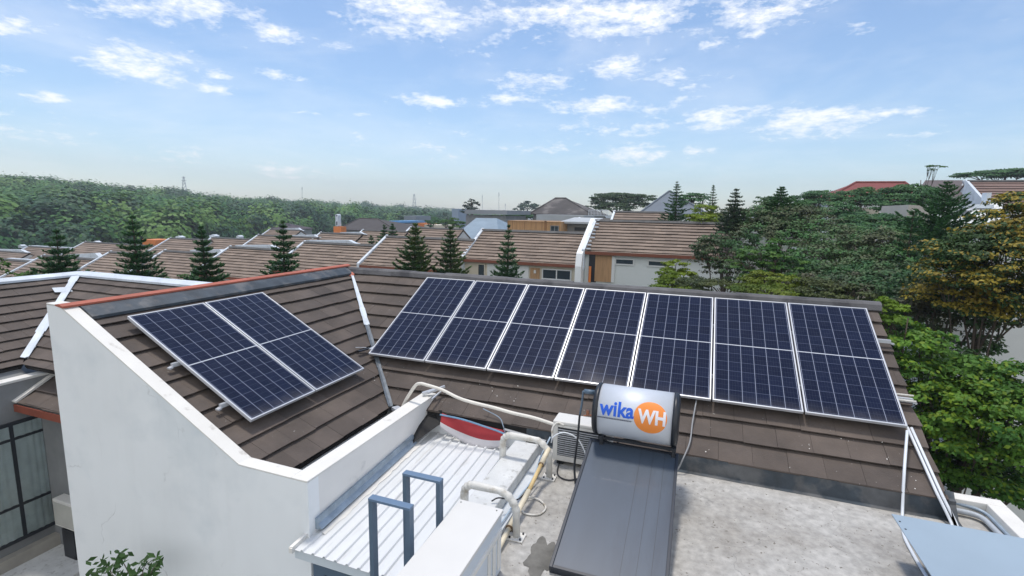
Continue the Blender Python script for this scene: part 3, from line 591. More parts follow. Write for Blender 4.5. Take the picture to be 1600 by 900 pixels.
# ------------------------------------------------------------------ thick white bent pipes over the beam, on base plates
for Y, lb, x0, x1 in ((3.98, 'nearer thick white bent pipe arching over the beam beside the white cabinet', -1.885, -1.36), (5.10, 'farther thick white bent pipe arching over the beam near the louvred unit', -1.93, -1.37)):
    t = Thing('bent_pipe', (x1, Y, 6.05), lb, 'pipe', 'white bent pipes over the beam')
    m = MB(); P = arc([(x0-.01, Y, 5.86), (x0, Y, 6.42), (x0+.06, Y, 6.475), (x1-.12, Y, 6.475), (x1-.01, Y, 6.36), (x1, Y, 6.06)], .10, 7); rad = [.036+.004*math.sin(i*1.7) for i in range(len(P))]
    m.tube(P, rad, 14); t.part(m, 'pipe', PIPEW, smooth=True)
    m = MB(); m.box((x1-.075, Y-.065, 6.051), (x1+.075, Y+.065, 6.066)); t.part(m, 'base_plate', COPE, bevel=.003)
    m = MB()
    for a in (-.05, .05):
        for b in (-.045, .045): m.tube([(x1+a, Y+b, 6.066), (x1+a, Y+b, 6.082)], .009, 6)
    t.part(m, 'bolt', DARK)
def pipe(name, pts, r, m, lab, cat, grp=None, k=10, sm=True, corner=None):
    mb = MB(); P = smooth_path(pts) if corner is None else arc(pts, corner, 5); mb.tube(P, r, k); return tag(mb.build(name, m, smooth=True), lab, cat, grp)
pipe('drain_pipe', [(-3.70, 5.72, 6.21), (-3.62, 5.75, 6.40), (-3.47, 5.74, 6.62), (-3.38, 5.72, 6.672), (-3.27, 5.70, 6.675), (-3.04, 5.70, 6.64), (-2.8, 5.70, 6.565), (-2.6, 5.72, 6.525), (-2.3, 5.72, 6.50), (-2.04, 5.71, 6.475), (-1.75, 5.71, 6.455), (-1.44, 5.70, 6.41)], .022, mat('cream_pipe', (.76, .73, .66), .5, .08, 4), 'cream pipe curving over the parapet end and running right to the louvred unit', 'pipe')
t = Thing('condensate_pipe', (-1.45, 4.5, 6.1), 'beige and yellowed plastic pipe running along the beam between the bent pipes', 'pipe')
a, b, c, d_, e = [np.array(p) for p in ((-1.385, 5.10, 6.40), (-1.42, 4.93, 6.285), (-1.425, 4.52, 6.20), (-1.435, 3.98, 6.12), (-1.44, 3.62, 6.07))]
m = MB(); m.tube([a, b], .026, 10); m.tube([c, d_], .027, 10); t.part(m, 'beige_length', PIPEB, smooth=True)
m = MB(); m.tube([b, c], .021, 10); t.part(m, 'yellow_length', PIPEY, smooth=True)
m = MB(); m.tube([d_, e], .023, 10); t.part(m, 'lower_length', PIPEB, smooth=True)
m = MB(); m.tube([b, b+(c-b)*.02], .033, 12); m.tube([d_-(d_-c)*.02, d_], .036, 12); t.part(m, 'coupling', mat('rusty_band', (.14, .09, .05), .8, .3, 8), smooth=True)
CW_ = mat('cable_white', (.72, .76, .80), .5, .03, 5); CB_ = mat('cable_black', (.02, .02, .025), .5, 0, 5); CG_ = mat('cable_grey', (.28, .29, .30), .5, .05, 5)
pipe('cable', [(-1.40, 5.25, 6.40), (-1.36, 5.2, 6.50), (-1.25, 5.22, 6.56), (-1.10, 5.25, 6.50), (-.99, 5.22, 6.33), (-.95, 5.15, 6.12), (-.98, 5.1, 6.07)], .008, CW_, 'white cable looping in front of the louvred unit towards the collector', 'cable')
pipe('cable', [(-1.40, 5.3, 6.42), (-1.42, 5.36, 6.52), (-1.38, 5.42, 6.57), (-1.3, 5.43, 6.55)], .011, PIPEW, 'short pale cable bending into the left side of the louvred unit', 'cable')
pipe('cable', [(-1.42, 5.28, 6.45), (-1.47, 5.1, 6.30), (-1.49, 4.85, 6.14), (-1.52, 4.5, 6.12), (-1.53, 4.1, 6.12), (-1.55, 3.7, 6.11)], .009, mat('cable_blue', (.42, .52, .62), .5, .05, 5), 'pale blue cable running along the ledge beside the beam', 'cable')
pipe('cable', [(-1.36, 5.55, 6.07), (-1.30, 5.2, 6.062), (-1.15, 5.12, 6.062), (-1.0, 5.25, 6.065), (-.94, 5.3, 6.065)], .008, CB_, 'black cable lying on the cement below the louvred unit', 'cable')
pipe('cable', [(-1.46, 4.9, 6.20), (-1.48, 4.6, 6.14), (-1.50, 4.35, 6.18), (-1.62, 4.2, 6.26), (-1.68, 4.15, 6.24)], .007, CB_, 'thin black cable crossing from the pipe to the beam', 'cable')
pipe('cable', [(-1.52, 4.55, 6.10), (-1.36, 4.62, 6.07), (-1.24, 4.52, 6.062), (-1.27, 4.38, 6.062), (-1.40, 4.34, 6.065), (-1.46, 4.40, 6.08)], .009, PIPEW, 'loop of pale cable lying on the cement between the two bent pipes', 'cable')
# conduits of the long row
a = on(1417, 668, N1, O1); pipe('white_conduit', [a+np.array([0, -.02, -.03]), ony(1413, 735, 6.0), onz(1410, 803, 6.07), onz(1412, 835, 6.07), onz(1428, 868, 6.07), onz(1450, 905, 6.07), onz(1470, 940, 6.07)], .014, CW_, 'white conduit dropping straight from the panel corner onto the cement', 'conduit')
q = [on(1421, 668, N1, O1-N1*.07), on(1440, 710, N1, O1-N1*.09), on(1468, 772, N1, O1-N1*.09), onz(1490, 816, 6.10), onz(1500, 845, 6.08)]
pipe('white_conduit', [p+np.array([-.02, 0, 0]) for p in q], .014, CW_, 'left of two white conduits running down the right roof edge', 'conduit', corner=.05)
pipe('white_conduit', [p+np.array([.018, 0, .0]) for p in q], .014, CW_, 'right of two white conduits running down the right roof edge', 'conduit', corner=.05)
GP = mat('grey_pipe', (.42, .46, .50), .5, .1, 5)
pipe('grey_pipe', [(2.50, 6.0, 6.10), (2.56, 5.97, 6.10), (2.84, 5.955, 6.10), (2.86, 5.3, 6.10), (2.86, 2.5, 6.10)], .026, GP, 'inner pale pipe following the low white kerb at the right', 'pipe', 'pipes along the kerb', corner=.12)
pipe('grey_pipe', [(2.50, 6.07, 6.15), (2.60, 6.045, 6.15), (2.885, 6.0, 6.13), (2.90, 5.3, 6.12), (2.90, 2.5, 6.12)], .018, GALV, 'outer bluish pipe tight against the low white kerb at the right', 'pipe', 'pipes along the kerb', corner=.12)
p0 = on(1088, 626, N1, O1-N1*.06); pipe('grey_cable', [p0, on(1082, 660, N1, O1-N1*.10), on(1078, 690, N1, O1-N1*.10), on(1068, 715, N1, O1-N1*.10), (-.03, 5.74, 6.10), (-.12, 5.7, 6.07), (-.3, 5.66, 6.065)], .009, CG_, 'grey cable hanging from the long panel row right of the silver tank', 'cable')
t = Thing('patch_strip', on(590, 545, N2, (RX, 0, RZ)), 'white and dark strip lying across the roof valley between the two panel groups', 'strip')
m = MB(); m.bar(on(560, 549, N2, (RX, 0, RZ+.05)), on(588, 541, N2, (RX, 0, RZ+.05)), .05, .02); t.part(m, 'dark_end', DARK)
m = MB(); m.bar(on(578, 546, N2, (RX, 0, RZ+.07)), on(600, 534, N2, (RX, 0, RZ+.09)), .045, .02); m.bar(on(556, 543, N2, (RX, 0, RZ+.05)), on(572, 543, N2, (RX, 0, RZ+.05)), .03, .006); t.part(m, 'white_end', ALU)
m = MB(); m.bar((-3.86, 5.83, 6.21), (-3.76, 5.77, 6.21), .10, .05); m.bar((-3.42, 6.0, 6.44), (-3.25, 6.18, 6.50), .03, .03); m.bar((-3.5, 5.98, 6.42), (-3.36, 6.1, 6.46), .05, .04); m.bar((-3.3, 5.9, 6.40), (-3.28, 6.12, 6.44), .02, .02)
tag(m.build('metal_bracket', ALU), 'small bare metal bracket under the cream pipe at the parapet end', 'bracket')
# ------------------------------------------------------------------ smooth blue-grey cover sheet on a frame, right foreground
t = Thing('cover_sheet', (2.4, 4.0, 6.06), 'smooth blue-grey metal cover sheet standing over the cement at the lower right', 'metal cover')
c1 = onz(1393, 802.5, 6.45); m = MB(); m.box((c1[0], 2.2, 6.440), (3.35, c1[1], 6.45)); t.part(m, 'sheet', mat('sheet_bluegrey', (.31, .39, .46), .42, .06, 1.0, speck=(.6, .65, .7, .86), speck_s=30), bevel=.002)
m = MB(); m.box((c1[0]+.28, 2.25, 6.055), (3.3, c1[1]-.33, 6.436)); t.part(m, 'cabinet_body', GREYW)
m = MB()
for x, y in ((c1[0]+.25, c1[1]-.3), (c1[0]+.25, 2.4)): m.box((x-.015, y-.015, 6.05), (x+.015, y+.015, 6.438))
t.part(m, 'support_leg', GALV)
m = MB()
for (qx, qy) in ((1406, 815), (1415, 827)):
    p = onz(qx, qy, 6.45); m.tube([p, p+np.array([0, 0, .003])], .008, 8)
t.part(m, 'screw', DARK)
# white specks of paint and mortar on the tiles
rr = random.Random(8)
m = MB()
for (x, y, nrm, P) in [(750, 600, N1, 1), (768, 609, N1, 1), (800, 622, N1, 1), (782, 615, N1, 1), (812, 600, N1, 1), (1385, 686, N1, 1), (1378, 712, N1, 1), (1430, 745, N1, 1), (1424, 755, N1, 1), (430, 640, N2, 2), (500, 612, N2, 2), (585, 592, N2, 2), (605, 618, N2, 2), (1106, 700, N1, 1), (1320, 683, N1, 1), (1260, 700, N1, 1)]:
    P0 = np.array((0, RY, RZ) if P == 1 else (RX, 0, RZ), float)+nrm*.004; c = on(x, y, nrm, P0); u = np.array([1., 0, 0]) if P == 1 else np.array([0, 1., 0]); v = np.cross(nrm, u)
    for _ in range(2):
        cc = c+u*rr.uniform(-.06, .06)+v*rr.uniform(-.06, .06); s_ = rr.uniform(.003, .008); m.add([cc+u*s_*math.cos(k*1.05)*rr.uniform(.6, 1.2)+v*s_*math.sin(k*1.05) for k in range(6)], [tuple(range(6))])
tag(m.build('mortar_specks', COPE), 'scattered white mortar and paint specks on the brown tiles', 'specks', kind='stuff')
# ------------------------------------------------------------------ ground
def gz(X, Y):
    f = np.clip((np.asarray(Y, float)-11)/8, 0, 1); left = np.clip(-0.1*(-5-np.asarray(X, float)), -7, 0)
    right = np.clip((np.asarray(X, float)-6)*.09, 0, 5)
    return left+right*f
gx = np.concatenate([[-5000, -1500, -600, -300], np.linspace(-150, 150, 61), [300, 600, 1500, 5000]]); gy = np.concatenate([[-3000, -300], np.linspace(-60, 160, 45), [300, 600, 1500, 5000]])
V = [(x, y, float(gz(x, y))-(.0 if abs(x) < 400 and y < 400 else 2)) for y in gy for x in gx]; nx = len(gx)
mb = MB(); mb.add(V, [(j*nx+i, j*nx+i+1, (j+1)*nx+i+1, (j+1)*nx+i) for j in range(len(gy)-1) for i in range(nx-1)])
tag(mb.build('ground', mat('ground_mix', (.055, .065, .035), .95, .25, .2, col2=(.10, .09, .075), c2scale=.12, c2lo=.5, c2hi=.55)), kind='structure')
# ------------------------------------------------------------------ neighbour on the left (same house type, one step lower)
NR = onz(0, 439, 7.2)[0]; NC = 8.25; NZ = 7.2
nb = Thing('neighbour_house', (-13, 5, 0), 'next house at the left edge with white painted ridge and a curtained window', 'house')
base = MB(); mb = MB(); LN = 2.55/CT
tiled(mb, (NR, 0, NZ), (0, 1, 0), D2, N2, LN, .30, lambda t: -1.0, lambda t: NC-t*CT, seed=9, base=base); nb.part(mb, 'roof_slope', TILE)
mb = MB(); tiled(mb, (0, NC, NZ), (1, 0, 0), D1, N1, LN, .30, lambda t: NR+t*CT, lambda t: -7.25, seed=10, base=base); nb.part(mb, 'roof_slope', TILE); nb.part(base, 'roof_deck', DARKGAP)
mb = MB(); mb.prism([(NR-.2, NZ-.1), (NR-.2, NZ+.04), (NR, NZ+.05), (NR+.11, NZ-.01), (NR+.11, NZ-.06)], 1, -1, NC+.1); mb.prism([(NC+.2, NZ-.1), (NC+.2, NZ+.04), (NC, NZ+.05), (NC-.11, NZ-.01), (NC-.11, NZ-.06)], 0, NR+.0, -7.25); nb.part(mb, 'painted_ridge', FLASHW)
def vstrip(t, X0_, Y0_, Z0_, s0, s1, w, name, m, lift=.03):
    mbx = MB(); cl = np.array([1, -1, -ST/CT]); side = np.array([1, 1, 0])/math.sqrt(2); O = np.array([X0_, Y0_, Z0_+lift]); n = 8
    for i in range(n):
        a = s0+(s1-s0)*i/n; b = s0+(s1-s0)*(i+1)/n; wa = w*random.uniform(.85, 1.2)
        for sg in (-1, 1): mbx.slab([O+cl*a, O+cl*a+side*sg*wa+np.array([0, 0, wa*.33]), O+cl*b+side*sg*wa+np.array([0, 0, wa*.33]), O+cl*b][::sg], (0, 0, 1), .012)
    return t.part(mbx, name, m)
vstrip(nb, NR, NC, NZ, .05, 2.45, .075, 'valley_flashing', FLASHW)
mb = MB(); c = on(98, 452, N2, (NR, 0, NZ+.035)); mb.slab([c+np.array([-.10, -.16, .053]), c+np.array([.07, -.20, -.037]), c+np.array([.12, .14, -.064]), c+np.array([-.06, .20, .032])], N2, .01); nb.part(mb, 'patch', FLASHW)
mb = MB(); mb.prism([(NR, 0), (-12.2, 0), (-12.2, 5.6), (NR, NZ-.2)], 1, -1, 5.7); mb.box((NR, 5.7, 0), (-7.2, NC, 5.3)); nb.part(mb, 'wall', GREYW)
# window wall at X=-12 with a slightly falling white top
WX = -12.0
w0, w1 = onx(0, 664, WX), onx(68, 645, WX); zt = (w0[2]+w1[2])/2; zb = onx(85, 818, WX)[2]; yr = w1[1]+.04
mb = MB(); mb.prism([(-1, 0), (6.45, 0), (6.45, 5.62), (-1, 5.60)], 0, WX-.2, WX); nb.part(mb, 'window_wall', GREYW)
mb = MB(); mb.box((WX-.22, -1, 5.605), (WX+.02, 6.3, 5.65)); nb.part(mb, 'wall_coping', COPE)
FRW = mat('window_frame_dark', (.02, .023, .03), .4, .05, 4)
def win(t, X, y0, y1, z0, z1, vy, hz, m=FRW, w=.06, curtain=True):
    f = MB()
    for a, b in (((X, y0, z0), (X+.05, y0+w, z1)), ((X, y1-w, z0), (X+.05, y1, z1)), ((X, y0+w, z0), (X+.05, y1-w, z0+w)), ((X, y0+w, z1-w), (X+.05, y1-w, z1))): f.box(a, b)
    for y in vy: f.box((X+.001, y-w/2, z0+w), (X+.045, y+w/2, z1-w))
    for z in hz: f.box((X+.004, y0+w, z-w*.4), (X+.042, y1-w, z+w*.4))
    fo = t.part(f, 'window', m)
    g = MB(); g.box((X+.036, y0+w, z0+w), (X+.040, y1-w, z1-w)); t.sub(g, 'pane', GL2, fo)
    if curtain:
        cmb = MB(); ys = np.arange(y0+w, y1-w, .012); vs = []
        for z in (z0+w, z1-w):
            for y in ys: vs.append((X+.018+.011*math.sin(y*46+math.sin(y*9)*2), y, z))
        n = len(ys); cmb.add(vs, [(i, i+1, n+i+1, n+i) for i in range(n-1)]); t.sub(cmb, 'curtain', mat('curtain', (.84, .88, .86), .9, .12, 3, transl=.1), fo)
    return fo
def glassmat():
    m = bpy.data.materials.new('window_glass'); m.use_nodes = True; t = m.node_tree; b = t.nodes['Principled BSDF']; o = t.nodes['Material Output']
    g = t.nodes.new('ShaderNodeBsdfGlossy'); g.inputs['Roughness'].default_value = .02; tr = t.nodes.new('ShaderNodeBsdfTransparent'); tr.inputs[0].default_value = (.97, 1, 1, 1)
    fr = t.nodes.new('ShaderNodeFresnel'); ms = t.nodes.new('ShaderNodeMixShader'); t.links.new(fr.outputs[0], ms.inputs[0]); t.links.new(tr.outputs[0], ms.inputs[1]); t.links.new(g.outputs[0], ms.inputs[2]); t.links.new(ms.outputs[0], o.inputs[0]); return m
GL2 = glassmat()
win(nb, WX+.002, 3.2, yr, zb, zt, [4.35, 5.22], [zb+(zt-zb)*.30, zb+(zt-zb)*.86])
# lean-to porch roof with red fascia at the wall end
mb = MB(); tiled(mb, (0, 6.2, 5.70), (1, 0, 0), D1, N1, .98, .32, lambda t: WX-.02+.0*t, lambda t: -10.2, seed=12); nb.part(mb, 'porch_roof', TILE)
mb = MB(); mb.box((WX+.02, 5.31, 5.05), (-10.2, 5.34, 5.19)); nb.part(mb, 'fascia', mat('porch_fascia', (.26, .07, .04), .7, .2, 3))
mb = MB(); mb.slab([(WX-.12, 6.25, 5.76), (WX+.10, 6.25, 5.76), (WX+.10, 5.3, 5.26), (WX-.12, 5.3, 5.26)], N1, .04); nb.part(mb, 'verge_flashing', COPE)
mb = MB(); mb.box((WX+.01, 6.2, 0), (-10.3, 6.4, 5.1)); nb.part(mb, 'side_wall', GREYW)
lm = MB(); lm.box((WX+.004, -1, 0), (WX+.16, yr+.14, zb-.18)); nb.part(lm, 'ledge_wall', mat('dirty_cream', (.36, .34, .30), .9, .2, 1.5))
l1 = MB(); l1.box((-12.0, 4.2, 1.95), (-10.6, 6.1, 2.06)); nb.part(l1, 'lower_ledge', CONCW)
a = onx(92, 772, -11.4)
t = Thing('wall_air_conditioner', (-11.2, 5.6, 3.0), 'beige box of an air conditioner behind the left edge of the white gable wall', 'air conditioner')
m = MB(); m.box((-11.55, 5.5, 2.68), (-10.8, 5.85, 3.25)); t.part(m, 'casing', ACW, bevel=.02)
m = MB(); m.box((-11.5, 5.485, 2.73), (-10.85, 5.499, 3.20)); t.part(m, 'front_cover', mat('ac_front', (.50, .50, .46), .5, .1, 3), bevel=.004)
m = MB(); m.box((-11.35, 5.5, .5), (-11.0, 5.8, 2.66)); t.part(m, 'support_post', DARK)
mb = MB(); mb.box((-9.4, 2.2, 1.4), (-7.2, 3.9, 1.75)); tag(mb.build('garden_wall', CREAM, bevel=.02), 'low cream wall at the foot of the white gable wall, lower left corner', 'wall')
# ------------------------------------------------------------------ terraced houses behind
def parap(t, x, yr_, zr, dy, w=.16, up=.10, down=1.0, m=FLASHW, name='party_wall'):
    dz = dy*math.tan(TT); P = [(yr_+.12, zr+up), (yr_-dy-.05, zr-dz+up-.02), (yr_-dy-.05, zr-dz-down), (yr_+.12, zr-down)]
    mb = MB(); mb.prism(P, 0, x-w/2, x+w/2); return t.part(mb, name, m)
def rowhouse(lab, ridge_px, right_px, Y, dy=2.85, wall=WHITEH, grp='terraced houses with brown tiled roofs', crest=None, right_wall=False, tile=None, far=False, name='terraced_house', cat='house', wallf=True):
    a = ony(*ridge_px, Y); b = ony(*right_px, Y); z = (a[2]+b[2])/2; x0, x1 = a[0], b[0]; g0 = float(gz((x0+x1)/2, Y))-1
    t = Thing(name, ((x0+x1)/2, Y, g0), lab, cat, grp); L = dy/CT; base = MB(); mb = MB()
    tiled(mb, (0, Y, z), (1, 0, 0), D1, N1, L, .31 if not far else .40, lambda q: x0, lambda q: x1, seed=int(abs(x0)*10), tw=.6 if not far else 1.5, h=.055, wob=.006, base=base)
    t.part(mb, 'roof', tile or TILE_FAR); t.part(base, 'roof_deck', DARKGAP)
    mb = MB(); mb.slab([(x0, Y+.02, z), (x1, Y+.02, z), (x1, Y+dy, z-dy*math.tan(TT)), (x0, Y+dy, z-dy*math.tan(TT))], (0, ST, CT), .1); t.part(mb, 'back_roof', tile or TILE_FAR)
    mb = MB(); mb.prism([(Y-.14, z-.05), (Y-.05, z+.06), (Y+.08, z+.06), (Y+.16, z-.05)], 0, x0, x1); t.part(mb, 'ridge_cap', mat('far_ridge', (.10, .10, .10), .8, .3, 2))
    ze = z-dy*math.tan(TT)
    mb = MB(); mb.prism([(Y-dy+.25, g0), (Y+dy-.25, g0), (Y+dy-.25, ze-.02), (Y, z-.15), (Y-dy+.25, ze-.02)], 0, x0+.05, x1-.05); t.part(mb, 'wall', wall)
    mb = MB(); mb.box((x0, Y-dy-.03, ze-.17), (x1, Y-dy+.02, ze-.02)); t.part(mb, 'fascia', mat('brown_fascia', (.20, .065, .035), .7, .1, 2))
    parap(t, x0, Y, z, dy)
    if crest:
        m = MB(); xs = np.linspace(x0+crest[0]*(x1-x0), x0+crest[1]*(x1-x0), 9); P = [(x, z+.03+crest[2]*(.35+.65*i/8)*(1 if i < 8 else .15)) for i, x in enumerate(xs)]
        m.prism([(P[0][0], z)]+P+[(P[-1][0]+.5, z-.02)], 1, Y+.16, Y+.5); t.part(m, 'ridge_flashing', FLASHW)
    return t, x0, x1, z, ze, Y-dy+.25, g0
def wall_item(t, name, px0, py0, px1, py1, Y, m, th=.05, frame=None):
    a = ony(px0, py0, Y); b = ony(px1, py1, Y); mb = MB(); mb.box((a[0], Y-th, b[2]), (b[0], Y-.003, a[2])); o = t.part(mb, name, m)
    return o, a, b
def window(t, px0, py0, px1, py1, Y, panes=1, fr=None, fw=.06):
    a = ony(px0, py0, Y); b = ony(px1, py1, Y); x0, x1, z0, z1 = a[0], b[0], b[2], a[2]; f = MB(); fr = fr or WHITEH
    for p, q in (((x0-fw, Y-.07, z0-fw), (x0, Y-.003, z1+fw)), ((x1, Y-.07, z0-fw), (x1+fw, Y-.003, z1+fw)), ((x0, Y-.07, z0-fw), (x1, Y-.003, z0)), ((x0, Y-.07, z1), (x1, Y-.003, z1+fw))): f.box(p, q)
    for i in range(1, panes): x = x0+(x1-x0)*i/panes; f.box((x-.03, Y-.06, z0), (x+.03, Y-.004, z1))
    fo = t.part(f, 'window', fr); g = MB(); g.box((x0, Y-.03, z0), (x1, Y-.005, z1)); t.sub(g, 'pane', GLASSD, fo); return fo
t, x0, x1, z, ze, yw, g0 = rowhouse('terraced house behind the solar panels with timber door panel and two narrow dark windows', (930, 346.5), (1150, 347), 28.3, wall=mat('h2wall', (.66, .70, .69), .85, .05, .5))
mb = MB(); mb.prism([(28.5, 8.7), (25.2, 6.95), (25.0, 6.3), (25.0, g0), (28.5, g0)], 0, x0-.30, x0+.55*0+.02); t.part(mb, 'end_wall', WALLW)
wall_item(t, 'recess', 921, 397, 931, 441, yw, DARK); wall_item(t, 'door_panel', 931, 397, 957, 441, yw, WOOD, th=.08)
window(t, 963, 405, 989, 413, yw); window(t, 1014, 408, 1046, 416, yw)
wall_item(t, 'pilaster', 957, 400, 959.5, 441, yw, WHITEH, th=.1)
mb = MB(); 
for i in range(9): yy = 28.2-i*.33; mb.box((x0+.14, yy-.12, z-(28.3-yy)*math.tan(TT)+.03), (x0+.26+.05*(i % 3), yy+.02, z-(28.3-yy)*math.tan(TT)+.09))
t.part(mb, 'mortar_edge', FLASHW)
wall_item(t, 'red_pipe', 920.5, 416, 923, 441, yw-.1, ORANGE)
t, x0, x1, z, ze, yw, g0 = rowhouse('terraced house with a wide two-pane window and a slim pine in front', (753.7, 359.5), (925, 364), 28.3, wall=CREAM)
window(t, 748, 413, 757, 430, yw, fr=CREAM); window(t, 849, 421, 891, 437, yw, panes=2)
wall_item(t, 'white_wall_band', 762, 412, 826, 441, yw, WHITEH); wall_item(t, 'stone_panel', 829, 418, 843, 441, yw, WOOD); wall_item(t, 'wall_lamp', 834.5, 422, 837.5, 427, yw-.06, ACW)
rowhouse('terraced house with the longest white sloping party wall, right behind the ridge corner', (603.5, 370), (741, 374), 27.0, wall=CREAM)
rowhouse('terraced house with a white arched ridge flashing, behind the red ridge end', (475, 378.5), (602, 384), 26.3, crest=(.0, .62, .22))
rowhouse('terraced house with a long grey-white ridge flashing, between the dark pines above the red ridge', (358.7, 387), (472, 391), 25.6, crest=(.05, .62, .25))
rowhouse('terraced house left of the densest dark pine, right of the tallest one', (256.7, 392.5), (357, 397), 25.0, crest=(.38, .9, .28))
rowhouse('terraced house with a bold white slanting party wall left of the tallest dark pine', (171.7, 394.5), (250, 398), 24.5)
rowhouse('terraced house with a white peaked flashing on the ridge between the two leftmost pines', (68, 402.5), (168, 403), 24.2, crest=(.35, .85, .45))
rowhouse('terraced house with flat white ridge line at the left edge of the picture', (-60, 405), (66, 404), 24.0, crest=(.55, 1.0, .12))
# second row
rowhouse('second-row roof at the far left with a white peaked ridge', (-40, 396), (45, 388), 36, far=True, crest=(.3, .9, .3))
rowhouse('second-row roof left of the first pine, flat white strip on its ridge', (45, 388), (131, 387), 38, far=True, crest=(.0, .9, .15))
rowhouse('second-row roof between the first and second pine with a white sloping edge', (133, 381), (262, 382), 38, far=True)
rowhouse('second-row roof right of the second pine with a white sloping edge', (265.7, 372.5), (330, 374.5), 38, far=True)
rowhouse('second-row wide roof above the third pine', (331, 371.5), (406, 374), 39, far=True)
rowhouse('second-row roof with a dark slanting left edge', (403, 367.5), (498, 371), 39, far=True, crest=(.55, .95, .25))
rowhouse('second-row roof below the orange tower base', (500.7, 363.5), (566, 366), 40, far=True, crest=(.45, .98, .18))
rowhouse('second-row roof with a pair of small pines in front', (566.7, 360.5), (637, 361), 41, far=True)
rowhouse('second-row roof left of the pale blue hipped roof', (641, 355.5), (724, 358), 42, far=True)
rowhouse('third-row roof peeping above the dark pine tip with white edge', (421.6, 359), (470, 359), 52, far=True, crest=(.4, .95, .3))
rowhouse('small brown roof directly above the timber-doored house', (960, 330.5), (1045, 332), 40, far=True, dy=4.5)
rowhouse('short brown roof left of the small far one, with reddish tiles', (905, 341), (958, 342), 44, far=True, tile=mat('reddish_tile', (.19, .10, .07), .9, .15, .5, island=.1))
# roof clutter: little white boxes on the far ridges
for i, (px, py, Y, w_, h_) in enumerate([(35, 385.5, 46, .9, .35), (152, 380, 45, .7, .35), (282, 372, 46, 1.0, .3), (335, 370, 47, 1.0, .3), (375, 371, 47, .5, .25)]):
    c = ony(px, py, Y); g0 = float(gz(c[0], c[1])); m = MB(); m.box((c[0]-w_/2, Y-.3, c[2]-h_/2), (c[0]+w_/2, Y+.3, c[2]+h_/2)); m.prism([(c[0]-w_/2-.1, c[2]+h_/2), (c[0]+w_/2+.1, c[2]+h_/2), (c[0], c[2]+h_/2+.15)], 1, Y-.3, Y+.3)
    m.box((c[0]-.1, Y-.1, g0), (c[0]+.1, Y+.1, c[2]-h_/2))
    tag(m.build('roof_vent_box', FLASHW), ['white vent box on the ridge at the far left edge', 'white vent box above the roof between the first two pines', 'white vent box on a far ridge right of the orange shed', 'white vent box on a far ridge above the third pine', 'smallest white vent box, just right of the third pine tip'][i], 'vent', 'white vent boxes on far ridges')
# ------------------------------------------------------------------ other far buildings
def hip(name, lab, cat, ridge, eave, Y, depth, roofm, wallm, wallh=4, grp=None, eo=.4):
    """hipped roof: ridge pixels (two), eave pixels (two)"""
    a, b = ony(*ridge[0], Y), ony(*ridge[1], Y); e0, e1 = ony(*eave[0], Y-depth), ony(*eave[1], Y-depth); ze = (e0[2]+e1[2])/2; zr = (a[2]+b[2])/2; X0_, X1_ = e0[0], e1[0]
    t = Thing(name, ((X0_+X1_)/2, Y, ze-wallh), lab, cat, grp); mb = MB()
    mb.add([(X0_, Y-depth, ze), (X1_, Y-depth, ze), (X1_, Y+depth, ze), (X0_, Y+depth, ze), (a[0], Y, zr), (b[0], Y, zr), (X0_, Y-depth, ze-.15), (X1_, Y-depth, ze-.15), (X1_, Y+depth, ze-.15), (X0_, Y+depth, ze-.15)],
           [(0, 1, 5, 4), (1, 2, 5), (2, 3, 4, 5), (3, 0, 4), (6, 7, 1, 0), (7, 8, 2, 1), (8, 9, 3, 2), (9, 6, 0, 3), (9, 8, 7, 6)])
    t.part(mb, 'roof', roofm); mb = MB(); mb.box((X0_+eo, Y-depth+eo, ze-wallh), (X1_-eo, Y+depth-eo, ze-.15)); t.part(mb, 'wall', wallm)
    mb = MB(); mb.tube([(a[0], Y, zr+.05), (b[0]+.01, Y, zr+.05)], .12, 6)
    for (px_, Xe, s) in ((a, X0_, 1), (b, X1_, 1)): mb.tube([(px_[0], Y, zr+.05), (Xe, Y-depth, ze+.05)], .10, 6)
    t.part(mb, 'hip_cap', roofm)
    return t, X0_, X1_, ze, zr
hip('hip_roof_house', 'dark hipped roof house behind the timber fence, pyramid shaped', 'house', ((868, 310), (884, 310)), ((828, 335), (926, 334)), 75, 6, mat('charcoal_tiles', (.075, .068, .066), .9, .3, .5, col2=(.13, .12, .115), c2scale=.5, c2lo=.5, c2hi=.6), GREYW)
hip('hip_roof_house', 'blue-grey pointed roof house behind the tall pine on the skyline', 'house', ((1045, 299.5), (1048, 299.5)), ((1000, 333), (1105, 334)), 62, 7, SLATE, WHITEH)
hip('red_roof_house', 'long red hipped roof on the skyline at the right', 'house', ((1337, 285.5), (1414, 285.5)), ((1290, 312), (1450, 312)), 62, 6, REDT, WHITEH)
hip('wide_dark_roof_house', 'wide dark roof in front of the forest, right of the white arch tower', 'house', ((562, 341.5), (590, 342)), ((528, 360), (622, 360)), 90, 8, TILE_DARK, GREYW)
hip('small_dark_roof_house', 'small dark purple-grey roof against the forest above the fourth pine', 'house', ((418, 345), (432, 345)), ((405, 358), (440, 358)), 110, 6, mat('purple_grey_tile', (.075, .06, .07), .9, .2, .5), GREYW)
def slabbox(name, lab, cat, px0, py0, px1, py1, Y, depth, m, extra=None, grp=None, ground=True):
    a = ony(px0, py0, Y); b = ony(px1, py1, Y); t = Thing(name, ((a[0]+b[0])/2, Y, b[2]), lab, cat, grp); mb = MB(); zb_ = min(b[2], float(gz(a[0], Y))) if ground else b[2]
    mb.box((a[0], Y, zb_), (b[0], Y+depth, a[2])); t.part(mb, 'body', m); return t, a, b
